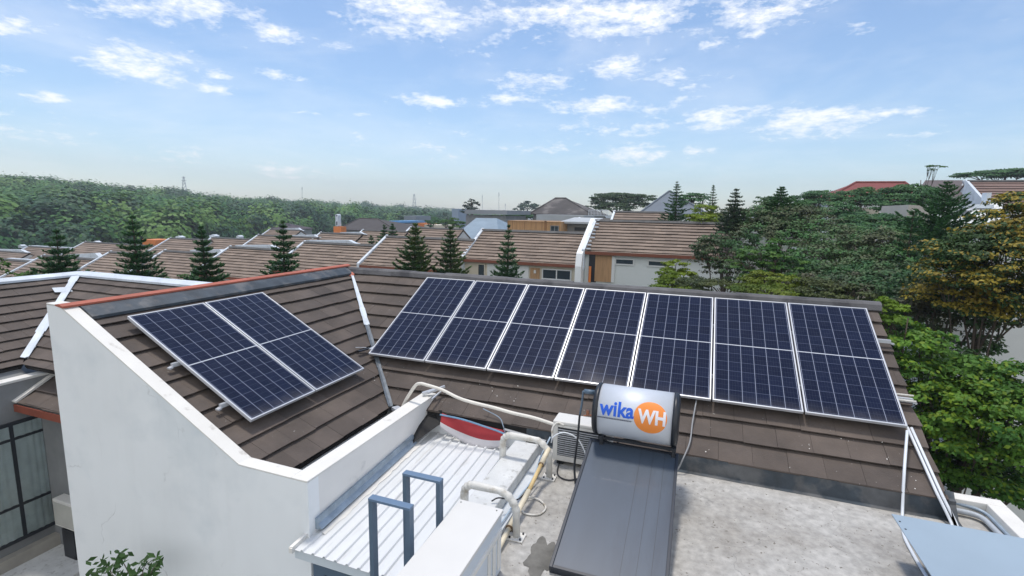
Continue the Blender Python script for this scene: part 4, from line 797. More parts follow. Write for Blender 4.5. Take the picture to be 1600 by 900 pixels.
# grey building with the pale blue hipped sheet roof
t, a, b = slabbox('grey_building', 'long grey building with a flat roof slab above the pale blue hipped roof', 'building', 728, 336, 790, 345, 60, 8, GREYW)
c0 = ony(726, 327.5, 59.4); c1 = ony(792, 335.5, 59.4); m = MB(); m.box((c0[0], 59.4, c1[2]), (c1[0], 69, c0[2])); t.part(m, 'roof_slab', mat('slab_grey', (.27, .29, .31), .7, .1, .5))
t = Thing('blue_hip_roof', (-20, 46, 4), 'pale blue-grey hipped sheet roof between the pines and the timber fence', 'roof')
e0 = ony(700, 376, 44); e1 = ony(780, 376, 44); r0 = ony(744, 340.5, 50); r1 = ony(776, 341, 50); m = MB()
m.add([(e0[0], 44, e0[2]), (e1[0], 44, e1[2]), (e1[0], 56, e1[2]), (e0[0], 56, e0[2]), (r0[0], 50, r0[2]), (r1[0], 50, r1[2])], [(0, 1, 5, 4), (1, 2, 5), (2, 3, 4, 5), (3, 0, 4), (3, 2, 1, 0)]); t.part(m, 'roof', SLATE2)
m = MB(); m.box((e0[0]+.5, 44.5, -4), (e1[0]-.5, 55.5, e0[2]-.01)); t.part(m, 'wall', GREYW)
# timber fence box with dark window, carport
t, a, b = slabbox('timber_clad_building', 'building clad in orange-brown timber boards with a small dark window', 'building', 793, 344.5, 876, 372, 38, 5, mat('timber_boards', (.48, .28, .13), .75, .12, 1.2, stretch=(9, 1, .4), col2=(.34, .19, .09), c2scale=1.4, c2lo=.5, c2hi=.6))
wall_item(t, 'top_rail', 792, 343.6, 876.5, 345.2, 37.9, GREYW, th=.15); wall_item(t, 'corner_board', 851, 345, 853.5, 366, 38, mat('dark_timber', (.30, .16, .07), .8, .1, 2), th=.06)
window(t, 861.5, 353.5, 872, 362, 38, panes=2, fr=GREYW)
t, a, b = slabbox('carport', 'grey carport with dark opening right of the timber-clad building', 'carport', 877, 350, 918, 372, 40, 5, mat('carport_wall', (.33, .33, .32), .8, .1, .6))
wall_item(t, 'opening', 879, 351, 885, 362, 40, DARK); wall_item(t, 'opening', 898, 355, 917, 361, 40, DARK)
m = MB(); q0, q1 = ony(875, 346, 39), ony(925, 350, 39); m.slab([(q0[0], 39, q0[2]), (q1[0], 39, q0[2]), (q1[0], 44, q0[2]+.3), (q0[0], 44, q0[2]+.3)], (0, 0, 1), .15); t.part(m, 'roof', mat('carport_roof', (.42, .44, .45), .6, .1, .5))
slabbox('white_balcony_house', 'pale low house with balcony rail below the dark pyramid roof', 'house', 838, 335, 912, 348, 55, 6, mat('pale_grey', (.40, .42, .43), .8, .15, .3))
t = Thing('balcony_rail', (-8, 54, 8), 'thin white balcony railing left of the spreading umbrella tree', 'railing'); m = MB()
a, b = ony(920, 328, 54), ony(950, 328, 54)
for i in range(14): x = a[0]+(b[0]-a[0])*i/13; m.bar((x, 54, a[2]), (x, 54, a[2]-.6), .04, .04, up=(0, 1, 0))
m.bar((a[0], 54, a[2]), (b[0], 54, a[2]), .06, .06); m.bar((a[0], 54, a[2]-.6), (b[0], 54, a[2]-.6), .06, .06); t.part(m, 'rails', FLASHW)
# white arch tower on an orange base
t = Thing('arch_tower', pd(527, 362, 70), 'narrow white arched tower with dark openings on an orange base', 'tower')
Yt = 62; a, b = ony(521, 354, Yt), ony(533, 363, Yt); m = MB(); m.box((a[0], Yt, float(gz(a[0], Yt))), (b[0], Yt+1.2, a[2])); t.part(m, 'base', ORANGE)
a, b = ony(523.2, 337, Yt-.1), ony(527.8, 353, Yt-.1); xc = (a[0]+b[0])/2; rw = (b[0]-a[0])/2; m = MB()
m.prism([(a[0], b[2]), (b[0], b[2])]+[(xc+rw*math.cos(k*math.pi/8), a[2]+rw*math.sin(k*math.pi/8)) for k in range(9)], 1, Yt-.1+.1, Yt+.7); t.part(m, 'arch', FLASHW)
m = MB(); m.tube([(xc, Yt-.02, a[2]), (xc, Yt+.01, a[2])], rw*.45, 12); t.part(m, 'opening', DARK); m = MB(); m.box((xc-rw*.4, Yt-.03, b[2]+.1), (xc+rw*.4, Yt+.01, b[2]+.65)); t.part(m, 'opening', DARK)
# distant coloured buildings
slabbox('blue_roof_shop', 'blue and white long low building in front of the forest', 'building', 596, 348.5, 628, 356, 95, 8, mat('shop_white', (.55, .62, .70), .7, .1, .3))
a, b = ony(605, 345, 94), ony(628, 348.5, 94); m = MB(); m.box((a[0], 93, b[2]), (b[0], 104, a[2])); tag(m.build('blue_awning_roof', BLUEP), 'bright blue flat roof of the long low building before the forest', 'roof')
slabbox('grey_block', 'small grey-blue block building far behind the pine tops', 'building', 631, 337, 650, 350, 150, 10, mat('far_grey', (.2, .23, .27), .8, .1, .1))
slabbox('orange_building', 'tiny orange building beside the grey block before the forest', 'building', 653, 348.5, 662, 354, 100, 6, ORANGE)
slabbox('white_building', 'low cream building right of the tiny orange one', 'building', 663, 351, 700, 356, 100, 6, CREAM)
slabbox('orange_shed', 'low orange shed at the forest foot right of the second pine', 'shed', 222, 374, 243, 380, 60, 3, ORANGE)
slabbox('tank_building', 'tiny building with blue tanks left of the dark tree on the skyline', 'building', 706, 326, 716, 336, 160, 8, mat('far_blue_wall', (.25, .32, .42), .7, .1, .1))
# right side houses
t = Thing('gable_house', (30, 50, 5), 'grey-brown roofed house with a white gable end behind the large pine', 'house')
Yg = 50; a, b = ony(1446, 281.5, Yg), ony(1506, 281.5, Yg); m = MB(); m.slab([a, b, ony(1500, 312, Yg-5), ony(1425, 312, Yg-5)], (0, -.5, .86), .2); t.part(m, 'roof', mat('grey_brown_tile', (.12, .10, .10), .9, .12, .5))
p = [ony(*q, Yg-1.5) for q in ((1507, 283), (1518, 307), (1518, 318), (1492, 318), (1492, 308))]; m = MB(); m.prism([(v[0], v[2]) for v in p], 1, Yg-1.8, Yg-1.4); t.part(m, 'gable_wall', WHITEH)
m = MB(); m.bar(ony(1507, 281.5, Yg-2), ony(1519, 308, Yg-2), .25, .25); t.part(m, 'verge_board', FLASHW)
m = MB(); m.box((a[0]-1, Yg-4, 2), (b[0], Yg+3, ony(1446, 309, Yg-4)[2])); t.part(m, 'wall', WHITEH)
t, x0, x1, z, ze, yw, g0 = rowhouse('long brown tiled roof at the upper right corner, yellow tree in front', (1511, 282.5), (1640, 282.5), 46, dy=5.0, far=True, tile=mat('right_tile', (.21, .145, .125), .9, .12, .5, island=.12), wall=WHITEH)
t = Thing('white_slope_building', (24, 32, 3), 'white building with a smooth pale sloping roof behind the yellow tree', 'building')
Ys = 34; pts = [ony(*q, Ys) for q in ((1466, 340), (1560, 318), (1610, 318), (1610, 372), (1466, 372))]; m = MB(); m.prism([(v[0], v[2]) for v in pts], 1, Ys, Ys+6); t.part(m, 'wall', mat('pale_side', (.50, .51, .52), .7, .05, .3))
m = MB(); m.slab([ony(1455, 358, Ys-4), ony(1560, 356, Ys-4), ony(1568, 317, Ys+.2), ony(1545, 317, Ys+.2)], (0, 0, 1), .2); t.part(m, 'roof', WHITEH)
m = MB(); m.box((ony(1500, 322, Ys-.5)[0], Ys-1, ony(1500, 325, Ys-1)[2]), (ony(1545, 322, Ys-.5)[0], Ys-.4, ony(1500, 319, Ys-1)[2])); m.box((ony(1535, 300, Ys-.5)[0], Ys-1, ony(1536, 320, Ys-1)[2]), (ony(1542, 300, Ys-.5)[0], Ys-.5, ony(1542, 301, Ys-1)[2])); t.part(m, 'balcony_wall', FLASHW)
m = MB(); q = [ony(*k, Ys-3) for k in ((1420, 320), (1450, 322), (1462, 352), (1440, 365), (1415, 345))]; m.prism([(v[0], v[2]) for v in q], 1, Ys-3, Ys+1); t.part(m, 'side_gable', mat('pale_beige', (.45, .42, .38), .8, .1, .5))
t, a, b = slabbox('white_house_right', 'white house wall glimpsed through the leaves at the right edge', 'house', 1548, 492, 1660, 575, 15.5, 5, WHITEH)
slabbox('far_pale_houses', 'pale house fronts showing between the umbrella-shaped trees', 'house', 1255, 318, 1300, 330, 62, 4, mat('pale_h', (.5, .5, .5), .8, .2, .4)); slabbox('far_cream_house', 'cream house front below the red roof, between tree crowns', 'house', 1325, 325, 1372, 345, 45, 4, CREAM)
# masts and pylons
def pylon(px, py0, py1, D, lab, arms=True, w=1.6):
    b = pd(px, py1, D); tp = pd(px, py0, D); h = tp[2]-b[2]; t = Thing('pylon', b, lab, 'pylon', 'far pylons and masts' ); m = MB(); r_ = D/785*.55
    if arms:
        for sx in (-1, 1): m.bar((b[0]+sx*w, b[1], b[2]), (b[0]+sx*w*.15, b[1], tp[2]), r_, r_)
        for k in range(5):
            f0, f1 = k/5, (k+1)/5; m.bar((b[0]-w*(1-f0*.85), b[1], b[2]+h*f0), (b[0]+w*(1-f1*.85), b[1], b[2]+h*f1), r_*.6, r_*.6)
        t.part(m, 'lattice', mat('pylon_steel', (.30, .34, .40), .6, .05, .5)); m = MB()
        for f, aw in ((.95, 1.9), (.75, 2.6), (.58, 2.0)): m.bar((b[0]-aw, b[1], b[2]+h*f), (b[0]+aw, b[1], b[2]+h*f), r_*.7, r_*.7)
        t.part(m, 'cross_arms', MATS['pylon_steel'])
    else:
        m.tube([b, tp], r_*.5, 5); m.tube([b+(tp-b)*.82, b+(tp-b)*.95], r_*.95, 5); t.part(m, 'mast', mat('pylon_steel', (.30, .34, .40), .6, .05, .5))
pylon(288.5, 276, 300, 420, 'pylon with cross arms on the forest ridge at the left', w=2.2); pylon(647.5, 303, 335, 520, 'pylon with cross arms above the right end of the forest', w=2.6)
pylon(472, 292, 318, 450, 'thin mast rising from the middle of the forest ridge', arms=False)
pylon(753.5, 304, 340, 300, 'left of two thin masts above the grey building', arms=False); pylon(779.5, 300, 340, 280, 'right and taller of two thin masts above the grey building', arms=False); pylon(789.5, 318, 340, 420, 'faint short mast right of the two above the grey building', arms=False)
# ------------------------------------------------------------------ vegetation
def unit(v): return v/np.maximum(np.linalg.norm(v, axis=-1, keepdims=True), 1e-9)
def leaf_quads(C_, nrm, size, asp=.55, rng=RNG, droop=0.0):
    """leaf-shaped quads: base, side, tip, side"""
    n = len(C_); a = unit(rng.normal(size=(n, 3))); t = unit(np.cross(nrm, a)); t[:, 2] -= droop; t = unit(t); s = unit(np.cross(nrm, t)); sz = (size*rng.uniform(.65, 1.35, n))[:, None] if np.isscalar(size) else (size*rng.uniform(.65, 1.35, n))[:, None]
    return np.stack([C_-t*sz*.5, C_+s*sz*asp*.5-t*sz*.05, C_+t*sz*.5, C_-s*sz*asp*.5-t*sz*.05], 1)
def clump_crown(blobs, dens, size, rng, clump=.26, per=26, flat=1.0, shell=(.55, 1.02)):
    """each blob is a cluster of leafy pads (branch ends); leaves sit on the upper side of every pad, so light and gaps fall between them"""
    out = []; upn = []
    for c, r in blobs:
        r = np.array(r, float); area = 4*math.pi*((r[0]*r[1])**1.6/3+(r[0]*r[2])**1.6/3+(r[1]*r[2])**1.6/3)**(1/1.6); nl = max(int(area*dens/size**2), 40); nc = int(np.clip(area*2.2/max(size*7, .35)**2, 9, 60))
        d = unit(rng.normal(size=(nc, 3))); d[:, 2] = np.where(d[:, 2] < -.5, -d[:, 2], d[:, 2]); cc = d*(rng.uniform(.5, 1.0, nc)**.7)[:, None]; pr_ = rng.uniform(.26, .50, nc)*(clump/.26)*(12/nc)**.22
        k = rng.integers(0, nc, nl); e = unit(rng.normal(size=(nl, 3))); e[:, 2] = np.where(rng.random(nl) < .72, np.abs(e[:, 2]), e[:, 2]); q = e*(rng.random(nl)**.4)[:, None]*rng.uniform(.85, 1.25, nl)[:, None]
        P = np.array(c, float)+cc[k]*r+q*pr_[k][:, None]*np.array([r[0], r[1], r[2]*.62*flat]); nm = unit(d[k]*.35+e*.6+np.array([0, 0, .55])+rng.normal(size=(nl, 3))*.4); out.append(leaf_quads(P, nm, size, .62, rng, .25)); upn.append(q[:, 2]*.6+d[k][:, 2]*.5)
    return np.concatenate(out), np.concatenate(upn)
DM = 2.2; SM = .66
def tree(name, lab, cat, spec, m, trunk_px=None, size=.16, dens=1.1, seed=1, grp=None, branch=True, accents=None, clump=.26, shell=(.55, 1.02), tr=.12, flat=1.0, bare=0):
    """spec: list of (px, py, rx_px, ry_px, distance[, depth factor])"""
    rng = np.random.default_rng(seed); bl = []; size *= SM; dens *= DM
    for s in spec:
        px, py, rx, ry, D = s[:5]; c = pd(px, py, D); k = D/FPX; dep = (s[5] if len(s) > 5 else 1.0); bl.append((c, (rx*k, rx*k*dep, ry*k)))
    cs = np.array([b[0] for b in bl]); m0 = cs.mean(0); 
    if trunk_px is not None: m0 = pd(*trunk_px)
    g0 = float(gz(m0[0], m0[1]))-.2; t = Thing(name, (m0[0], m0[1], g0), lab, cat, grp)
    V, UP = clump_crown(bl, dens, size, rng, clump, 26, flat, shell); mi = np.zeros(len(V), int); mats_ = [m]
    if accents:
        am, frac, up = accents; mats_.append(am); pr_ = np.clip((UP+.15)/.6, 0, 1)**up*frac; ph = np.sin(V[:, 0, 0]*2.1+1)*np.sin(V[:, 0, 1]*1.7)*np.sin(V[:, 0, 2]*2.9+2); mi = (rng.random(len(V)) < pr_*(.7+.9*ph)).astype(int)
    quads_mesh('crown', V, mats_, t.o, mi, t.loc)
    if branch:
        mb = MB(); top = np.array([m0[0], m0[1], cs[:, 2].max()*.6+m0[2]*.4 if False else m0[2]]); hgt = max(top[2]-g0, .5)
        P = [np.array([m0[0], m0[1], g0])+np.array([math.sin(q*2+seed)*.03*hgt*q, math.cos(q*3+seed)*.03*hgt*q, hgt*q]) for q in np.linspace(0, 1, 6)]; mb.tube(P, [tr*(1.1-.8*q) for q in np.linspace(0, 1, 6)], 8)
        t.part(mb, 'trunk', BARK, smooth=True)
        for i, (c, r) in enumerate(bl[:9]):
            mb = MB(); s0 = P[3] if i % 2 else P[4]; mid = (s0+c)/2+np.array([0, 0, -.08*np.linalg.norm(c-s0)]); mb.tube([s0, mid, c], [tr*.35, tr*.25, tr*.08], 6)
            for q in range(5+bare):
                e = c+unit(rng.normal(size=3))*np.array(r)*.8; mb.tube([c*.6+mid*.4, (c+e)/2+np.array([0, 0, .05]), e], [tr*.13, tr*.08, tr*.03], 4, caps=False)
            t.part(mb, 'branch', BARK)
    return t
def pine(name, lab, px, ytop, ybase, D, halfw, seed=1, m=None, grp='pines between the houses', nw=None, sag=.12, up=.25, nb_=9, fill=1.0, full=1.0, ratio0=.06):
    """tiered pine: trunk, whorls of feathery branches; halfw px at ybase, tree carries on down to the ground"""
    rng = np.random.default_rng(seed); tp = pd(px, ytop, D); ub = pd(px, ybase, D); k = D/FPX; vis = (tp[2]-ub[2]); g0 = float(gz(tp[0], tp[1])); hgt = tp[2]-g0; lean = rng.uniform(-.028, .028, 2); base = np.array([tp[0]-lean[0]*hgt, tp[1]-lean[1]*hgt, g0]); hw = halfw*k
    t = Thing(name, base, lab, 'tree', grp); mb = MB(); mb.tube([base, (base+tp)/2, tp], [.012*hgt+.03, .008*hgt+.03, .01], 7); t.part(mb, 'trunk', BARK)
    nw = nw or int(vis/.20); step = vis/nw; out = []; z = tp[2]-.04; i = 0; zmin = max(g0+.6, ub[2]-vis*.45)
    while z > zmin:
        f = (tp[2]-z)/vis; R_ = hw*(ratio0+(1-ratio0)*min(f, 1.0)**.85)*rng.uniform(.88, 1.1)*full if f <= 1 else hw*full*rng.uniform(.9, 1.05)
        bx, by = base[0]+lean[0]*(z-g0), base[1]+lean[1]*(z-g0)
        for b in range(nb_):
            if rng.random() < .07: continue
            an = 2*math.pi*b/nb_+i*.9+rng.uniform(-.2, .2); dr = np.array([math.cos(an), math.sin(an), 0]); Lb = R_*rng.uniform(.8, 1.12); n = max(int(Lb*190*fill), 12); q = rng.random(n)**.75
            zz_ = -sag*np.sin(q*math.pi*.75)*Lb+up*q**2*Lb; side = np.array([-dr[1], dr[0], 0]); sw = rng.uniform(-1, 1, n)*(.30*Lb*(1-q)*.9+.03)
            P = np.array([bx, by, z])+dr*(q*Lb)[:, None]+side*sw[:, None]+np.array([0, 0, 1])*(zz_+rng.normal(size=n)*.22*step*(1-.6*q)+np.abs(sw)*.25)[:, None]
            ln = min(.055+.05*Lb, .16)*(k*50)**.0; dirv = unit(dr*.7+side*np.sign(sw)[:, None]*.7+np.array([0, 0, .45])+rng.normal(size=(n, 3))*.25); wv = unit(np.cross(dirv, np.array([0, 0, 1.0])+rng.normal(size=(n, 3))*.5)); L2 = (ln*rng.uniform(.8, 1.5, n))[:, None]
            out.append(np.stack([P-dirv*L2*.4, P+wv*L2*.22, P+dirv*L2*.9, P-wv*L2*.22], 1))
        z -= step*rng.uniform(.85, 1.15)*(.8 if f < .15 else 1); i += 1
    quads_mesh('crown', np.concatenate(out), m or LP1, t.o, None, t.loc)
    return t
LP1 = leafm('pine', (.038, .115, .034), .45, tr=.12); LP2 = leafm('pine_light', (.045, .10, .035), .45, c2=(.10, .16, .035), tr=.2, c2s=1.2)
pine('pine_tree', 'leftmost full dark pine, in front of the roof with a flat white ridge line', 88, 360, 432, 21, 28, 1, LP1, sag=.15, up=.2, fill=.8)
pine('pine_tree', 'tallest dark pine at the left, rising over the forest edge', 206, 338, 437, 20, 31, 2, LP1, sag=.15, up=.25, fill=.75)
pine('pine_tree', 'very dense dark pine just behind the left end of the red ridge', 314, 354, 441, 20, 25, 3, LP1, nb_=9, fill=1.1)
pine('pine_tree', 'dark pine with drooping tiers right of the densest one, above the red ridge', 442, 345, 430, 20, 28, 4, LP1, fill=.8)
pine('pine_tree', 'green pine with clear tiers, left of the pair behind the ridge corner', 649, 350, 420, 19, 32, 5, LP2, nw=9, up=.35, fill=.85)
pine('pine_tree', 'green pine with clear tiers, right of the pair behind the ridge corner', 704, 355, 424, 19, 28, 6, LP2, nw=9, up=.35, fill=.85)
pine('pine_tree', 'slim pine with widely spaced tiers in front of the two-pane window', 795, 352, 432, 21, 24, 7, LP1, nw=8, up=.35, fill=.8)
pine('pine_tree', 'small pine to the left of the pair on the second row', 580, 369, 384, 36, 9, 8, LP1); pine('pine_tree', 'left pine of the close dark pair on the second row', 600, 352, 383, 34, 14, 9, LP1, nb_=8); pine('pine_tree', 'right pine of the close dark pair on the second row', 613, 350, 380, 35, 14, 10, LP1, nb_=8)
pine('pine_tree', 'tall dark pine against the blue-grey pointed roof', 1058, 284, 342, 37, 23, 11, LP1, nw=13, up=.2, nb_=7, fill=.45)
pine('pine_tree', 'thin pine tip on the skyline right of the lime green tree', 1115, 290, 330, 34, 11, 12, LP1, nw=10, up=.3, fill=.5, nb_=6)
pine('pine_tree', 'thin pine tip with wide palm-like lower fronds on the skyline', 1151, 295, 340, 26, 26, 13, leafm('pine_mid', (.05, .09, .045), .4), nw=8, up=.1, sag=.3, fill=.5)
pine('pine_tree', 'dark pine tip rising from the dark crowns left of the umbrella trees', 1222, 292, 345, 26, 28, 14, LP1, nw=11, fill=.6)
pine('pine_tree', 'large dark pine in front of the white gable end', 1481, 285, 372, 22, 44, 15, LP1, nw=12, up=.45, sag=.05, nb_=8, fill=.5)
pine('pine_tree', 'slender pine with tall trunk left of the large one at the right', 1428, 330, 470, 19, 40, 16, LP1, nw=12, up=.35, fill=.5)
# broadleaf trees on the right
LD = leafm('dark_olive', (.042, .115, .034), .5, (.075, .075, .042), .12); LG = leafm('green', (.045, .12, .030), .5, (.03, .075, .025), .25); LL = leafm('lime', (.22, .30, .02), .35, (.12, .20, .02), .35)
LB_ = leafm('brownish', (.085, .105, .048), .5, (.050, .145, .036), .1); LM = leafm('mid', (.05, .14, .028), .5, (.09, .18, .03), .25); LY = leafm('yellow', (.31, .235, .035), .35, (.30, .24, .03), .25); LU = leafm('umbrella', (.042, .125, .042), .45, (.06, .15, .04), .2)
LK = leafm('near_green', (.05, .15, .022), .45, (.11, .23, .03), .3)
tree('spreading_tree', 'dark blackish-green tree overlapping the right end of the timber-doored house', 'tree', [(1125, 400, 42, 30, 19), (1105, 388, 24, 18, 18.5), (1150, 380, 34, 22, 20), (1140, 425, 36, 20, 18), (1175, 410, 30, 22, 19)], LD, size=.13, dens=.95, seed=21, clump=.2, bare=6)
tree('lime_tree', 'bright lime green tree beside the tall dark pine on the skyline', 'tree', [(1102, 330, 17, 10, 30), (1088, 342, 14, 8, 29), (1118, 342, 16, 9, 30), (1103, 345, 24, 9, 29)], LL, size=.15, dens=1.6, seed=22)
tree('lime_bush', 'bright lime green bush in front of the white wall with narrow windows', 'bush', [(1053, 420, 20, 13, 17), (1040, 434, 18, 12, 16.5), (1066, 434, 20, 12, 17), (1055, 446, 34, 12, 16.5)], LL, size=.11, dens=1.6, seed=23)
tree('spreading_tree', 'leafy green tree with flat layered branches in the middle of the dark grove', 'tree', [(1190, 398, 36, 12, 17), (1215, 385, 30, 12, 17.5), (1170, 412, 30, 12, 16.5), (1225, 410, 34, 14, 17.5), (1200, 425, 40, 16, 17)], LM, size=.14, dens=.9, seed=24, clump=.18, flat=.7)
tree('spreading_tree', 'large brownish crown in the upper middle of the grove', 'tree', [(1160, 345, 34, 18, 27), (1200, 340, 36, 20, 26), (1250, 350, 44, 24, 26), (1215, 365, 50, 22, 25), (1280, 370, 40, 22, 25), (1175, 362, 34, 16, 26)], LB_, size=.15, dens=1.0, seed=25, bare=6)
tree('spreading_tree', 'dark green crown under the pine tip left of the umbrella trees', 'tree', [(1215, 322, 26, 14, 27), (1195, 318, 16, 10, 28), (1240, 330, 22, 14, 27), (1222, 340, 30, 14, 26)], LG, size=.15, dens=1.1, seed=26)
tree('spreading_tree', 'wide grey-brown crown in the right half of the grove', 'tree', [(1300, 385, 46, 28, 22), (1345, 400, 50, 30, 21), (1280, 415, 50, 26, 20), (1390, 385, 34, 24, 21), (1330, 430, 56, 24, 19), (1390, 420, 44, 30, 19)], LB_, size=.15, dens=1.0, seed=27, bare=6)
tree('spreading_tree', 'dark green crown filling the grove above the right panels', 'tree', [(1380, 440, 50, 28, 17), (1240, 425, 40, 20, 18), (1300, 445, 60, 18, 16.5), (1340, 455, 60, 18, 15.5)], LD, size=.14, dens=1.0, seed=28)
tree('hedge_bush', 'yellow-green bush directly behind the middle of the roof ridge at the right', 'bush', [(1172, 444, 20, 11, 14), (1195, 438, 24, 12, 14), (1225, 444, 26, 13, 13.8), (1160, 452, 20, 9, 13.6), (1210, 455, 50, 9, 13.5)], leafm('yellowgreen', (.17, .22, .02), .4, (.08, .14, .02), .3), size=.10, dens=1.5, seed=29)
tree('hedge_bush', 'olive green bush right of the yellow-green one behind the ridge', 'bush', [(1262, 450, 30, 14, 13.5), (1300, 455, 32, 14, 13.2), (1335, 462, 30, 12, 13), (1085, 445, 30, 12, 15), (1120, 450, 36, 12, 14.5)], leafm('olive', (.07, .09, .022), .5, (.04, .06, .02), .2), size=.10, dens=1.3, seed=30)
for i, (lab, sp) in enumerate([('left umbrella-shaped tree on the skyline near the red roof', [(1262, 312, 20, 7, 46), (1282, 308, 24, 8, 46), (1300, 314, 16, 7, 46), (1275, 318, 22, 6, 45)]), ('middle umbrella-shaped tree in front of the red roof', [(1335, 308, 24, 8, 44), (1350, 302, 16, 7, 44), (1318, 316, 18, 7, 43), (1352, 318, 24, 8, 43)]), ('right umbrella-shaped tree hiding the end of the red roof', [(1405, 303, 28, 8, 42), (1430, 300, 26, 9, 42), (1385, 312, 22, 8, 42), (1420, 315, 34, 10, 41), (1450, 308, 20, 9, 41), (1395, 326, 24, 10, 40)]), ('low round umbrella tree below the left one', [(1308, 330, 24, 10, 38), (1300, 338, 22, 8, 37), (1325, 336, 18, 8, 38)]), ('broad green tree with layered crown in the gap left of the slender pine', [(1360, 345, 34, 10, 34), (1385, 350, 36, 12, 33), (1335, 352, 28, 10, 33), (1400, 362, 30, 10, 32), (1360, 362, 50, 10, 31)])]):
    tree('umbrella_tree', lab, 'tree', sp, LU, size=.22 if i < 4 else .18, dens=1.2, seed=40+i, grp='umbrella-shaped trees near the red roof', flat=1.25, tr=.2)
tree('umbrella_tree', 'widest flat-topped tree on the skyline right of the dark pyramid roof', 'tree', [(945, 311, 26, 8, 85), (970, 309, 34, 7, 85), (1000, 311, 24, 7, 85), (935, 322, 18, 9, 84), (985, 320, 30, 8, 84), (960, 326, 30, 8, 83)], leafm('far_umbrella', (.035, .075, .035), .45, (.05, .09, .03), .2), size=.42, dens=1.3, seed=46, flat=1.3, tr=.5)
tree('round_tree', 'rounded green tree between the pointed roof and the thin pine tip', 'tree', [(1085, 309, 18, 7, 60), (1098, 312, 14, 6, 60), (1075, 316, 20, 7, 59)], LU, size=.3, dens=1.2, seed=47, tr=.3)
tree('dome_tree', 'distant bluish dome-shaped tree left of the dark pyramid roof', 'tree', [(824, 323, 16, 8, 180), (812, 328, 10, 7, 180), (836, 329, 10, 6, 180)], leafm('far_blue', (.045, .085, .06), .4), size=.9, dens=1.2, seed=48, tr=.8)
tree('round_tree', 'bushy dark tree on the skyline at the left end of the grey building', 'tree', [(737, 315, 5, 4, 120), (730, 321, 7, 5, 120), (742, 322, 8, 6, 120), (729, 329, 9, 6, 118), (738, 330, 10, 6, 119)], leafm('far_dark', (.03, .055, .035), .4), size=.6, dens=1.2, seed=49, tr=.5)
tree('round_tree', 'green trees right of the grey building under the dome tree', 'tree', [(815, 336, 22, 6, 95), (795, 338, 14, 7, 95), (835, 340, 20, 6, 95)], LU, size=.45, dens=1.2, seed=50, tr=.4)
tree('round_tree', 'light green tree in front of the forest left of the pale blue hipped roof', 'tree', [(708, 346, 12, 6, 75), (695, 350, 14, 7, 75), (720, 352, 12, 6, 74)], LM, size=.3, dens=1.2, seed=51, tr=.4)
tree('round_tree', 'dark round tree before the forest beside the tiny orange building', 'tree', [(678, 347, 12, 7, 100), (672, 350, 8, 6, 100)], LU, size=.4, dens=1.2, seed=52, tr=.4)
tree('sapling', 'thin leafy sapling sticking up above the brown roof at the right', 'tree', [(1452, 261, 6, 2, 44), (1462, 261, 8, 2, 44), (1455, 266, 5, 2, 44)], LM, trunk_px=(1451, 281, 44), size=.14, dens=.7, seed=53, tr=.08, branch=True)
tree('ridge_trees', 'dark green tree line over the roof at the upper right corner', 'tree', [(1525, 275, 22, 4, 90), (1560, 273, 26, 5, 90), (1595, 272, 28, 5, 90), (1630, 272, 28, 6, 90)], LU, size=.4, dens=1.3, flat=1.4, seed=54, tr=.4)
# yellow flowering tree
tree('yellow_flowering_tree', 'big tree with orange-yellow blossom at the right edge', 'tree', [(1590, 322, 30, 14, 14), (1570, 340, 30, 14, 14), (1545, 375, 40, 16, 13.5), (1590, 370, 40, 20, 13.5), (1500, 395, 40, 18, 13), (1550, 410, 50, 22, 13), (1600, 410, 40, 30, 13), (1480, 430, 34, 20, 12.8), (1530, 445, 50, 24, 13), (1590, 455, 46, 30, 13.2), (1500, 470, 50, 26, 13.5), (1560, 490, 44, 16, 13.4)], leafm('yt_green', (.045, .095, .022), .5, (.03, .06, .018), .15), size=.10, dens=1.35, seed=60, accents=(LY, 1.0, .6), trunk_px=(1560, 450, 14), clump=.28, tr=.07)
tree('dark_tree', 'dark shaded tree under the yellow blossom, white walls glimpsed through it', 'tree', [(1440, 455, 40, 30, 15), (1480, 500, 50, 26, 14.5), (1530, 490, 50, 28, 14.5), (1590, 480, 34, 20, 14.5), (1420, 490, 30, 20, 14), (1460, 480, 40, 30, 14), (1530, 540, 24, 16, 14.5)], LD, size=.13, dens=.9, seed=61, tr=.12)
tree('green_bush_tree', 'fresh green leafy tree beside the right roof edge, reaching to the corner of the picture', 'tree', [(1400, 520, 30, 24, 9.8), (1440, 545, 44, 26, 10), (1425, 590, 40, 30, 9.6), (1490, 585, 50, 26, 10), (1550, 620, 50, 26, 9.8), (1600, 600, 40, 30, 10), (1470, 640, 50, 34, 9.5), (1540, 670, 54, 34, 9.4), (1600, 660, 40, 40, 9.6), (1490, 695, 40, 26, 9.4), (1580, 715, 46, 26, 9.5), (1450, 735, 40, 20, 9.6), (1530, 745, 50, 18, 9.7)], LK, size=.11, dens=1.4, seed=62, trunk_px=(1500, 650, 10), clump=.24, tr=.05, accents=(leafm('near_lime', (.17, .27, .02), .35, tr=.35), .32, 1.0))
tree('green_bush_tree', 'lime green shoots at the far right end of the roof ridge', 'bush', [(1378, 482, 14, 14, 9.7), (1398, 486, 18, 8, 9.9), (1385, 505, 16, 16, 9.7)], leafm('shoot', (.16, .26, .02), .35, (.08, .16, .02), .35), size=.10, dens=1.3, seed=63, tr=.03)
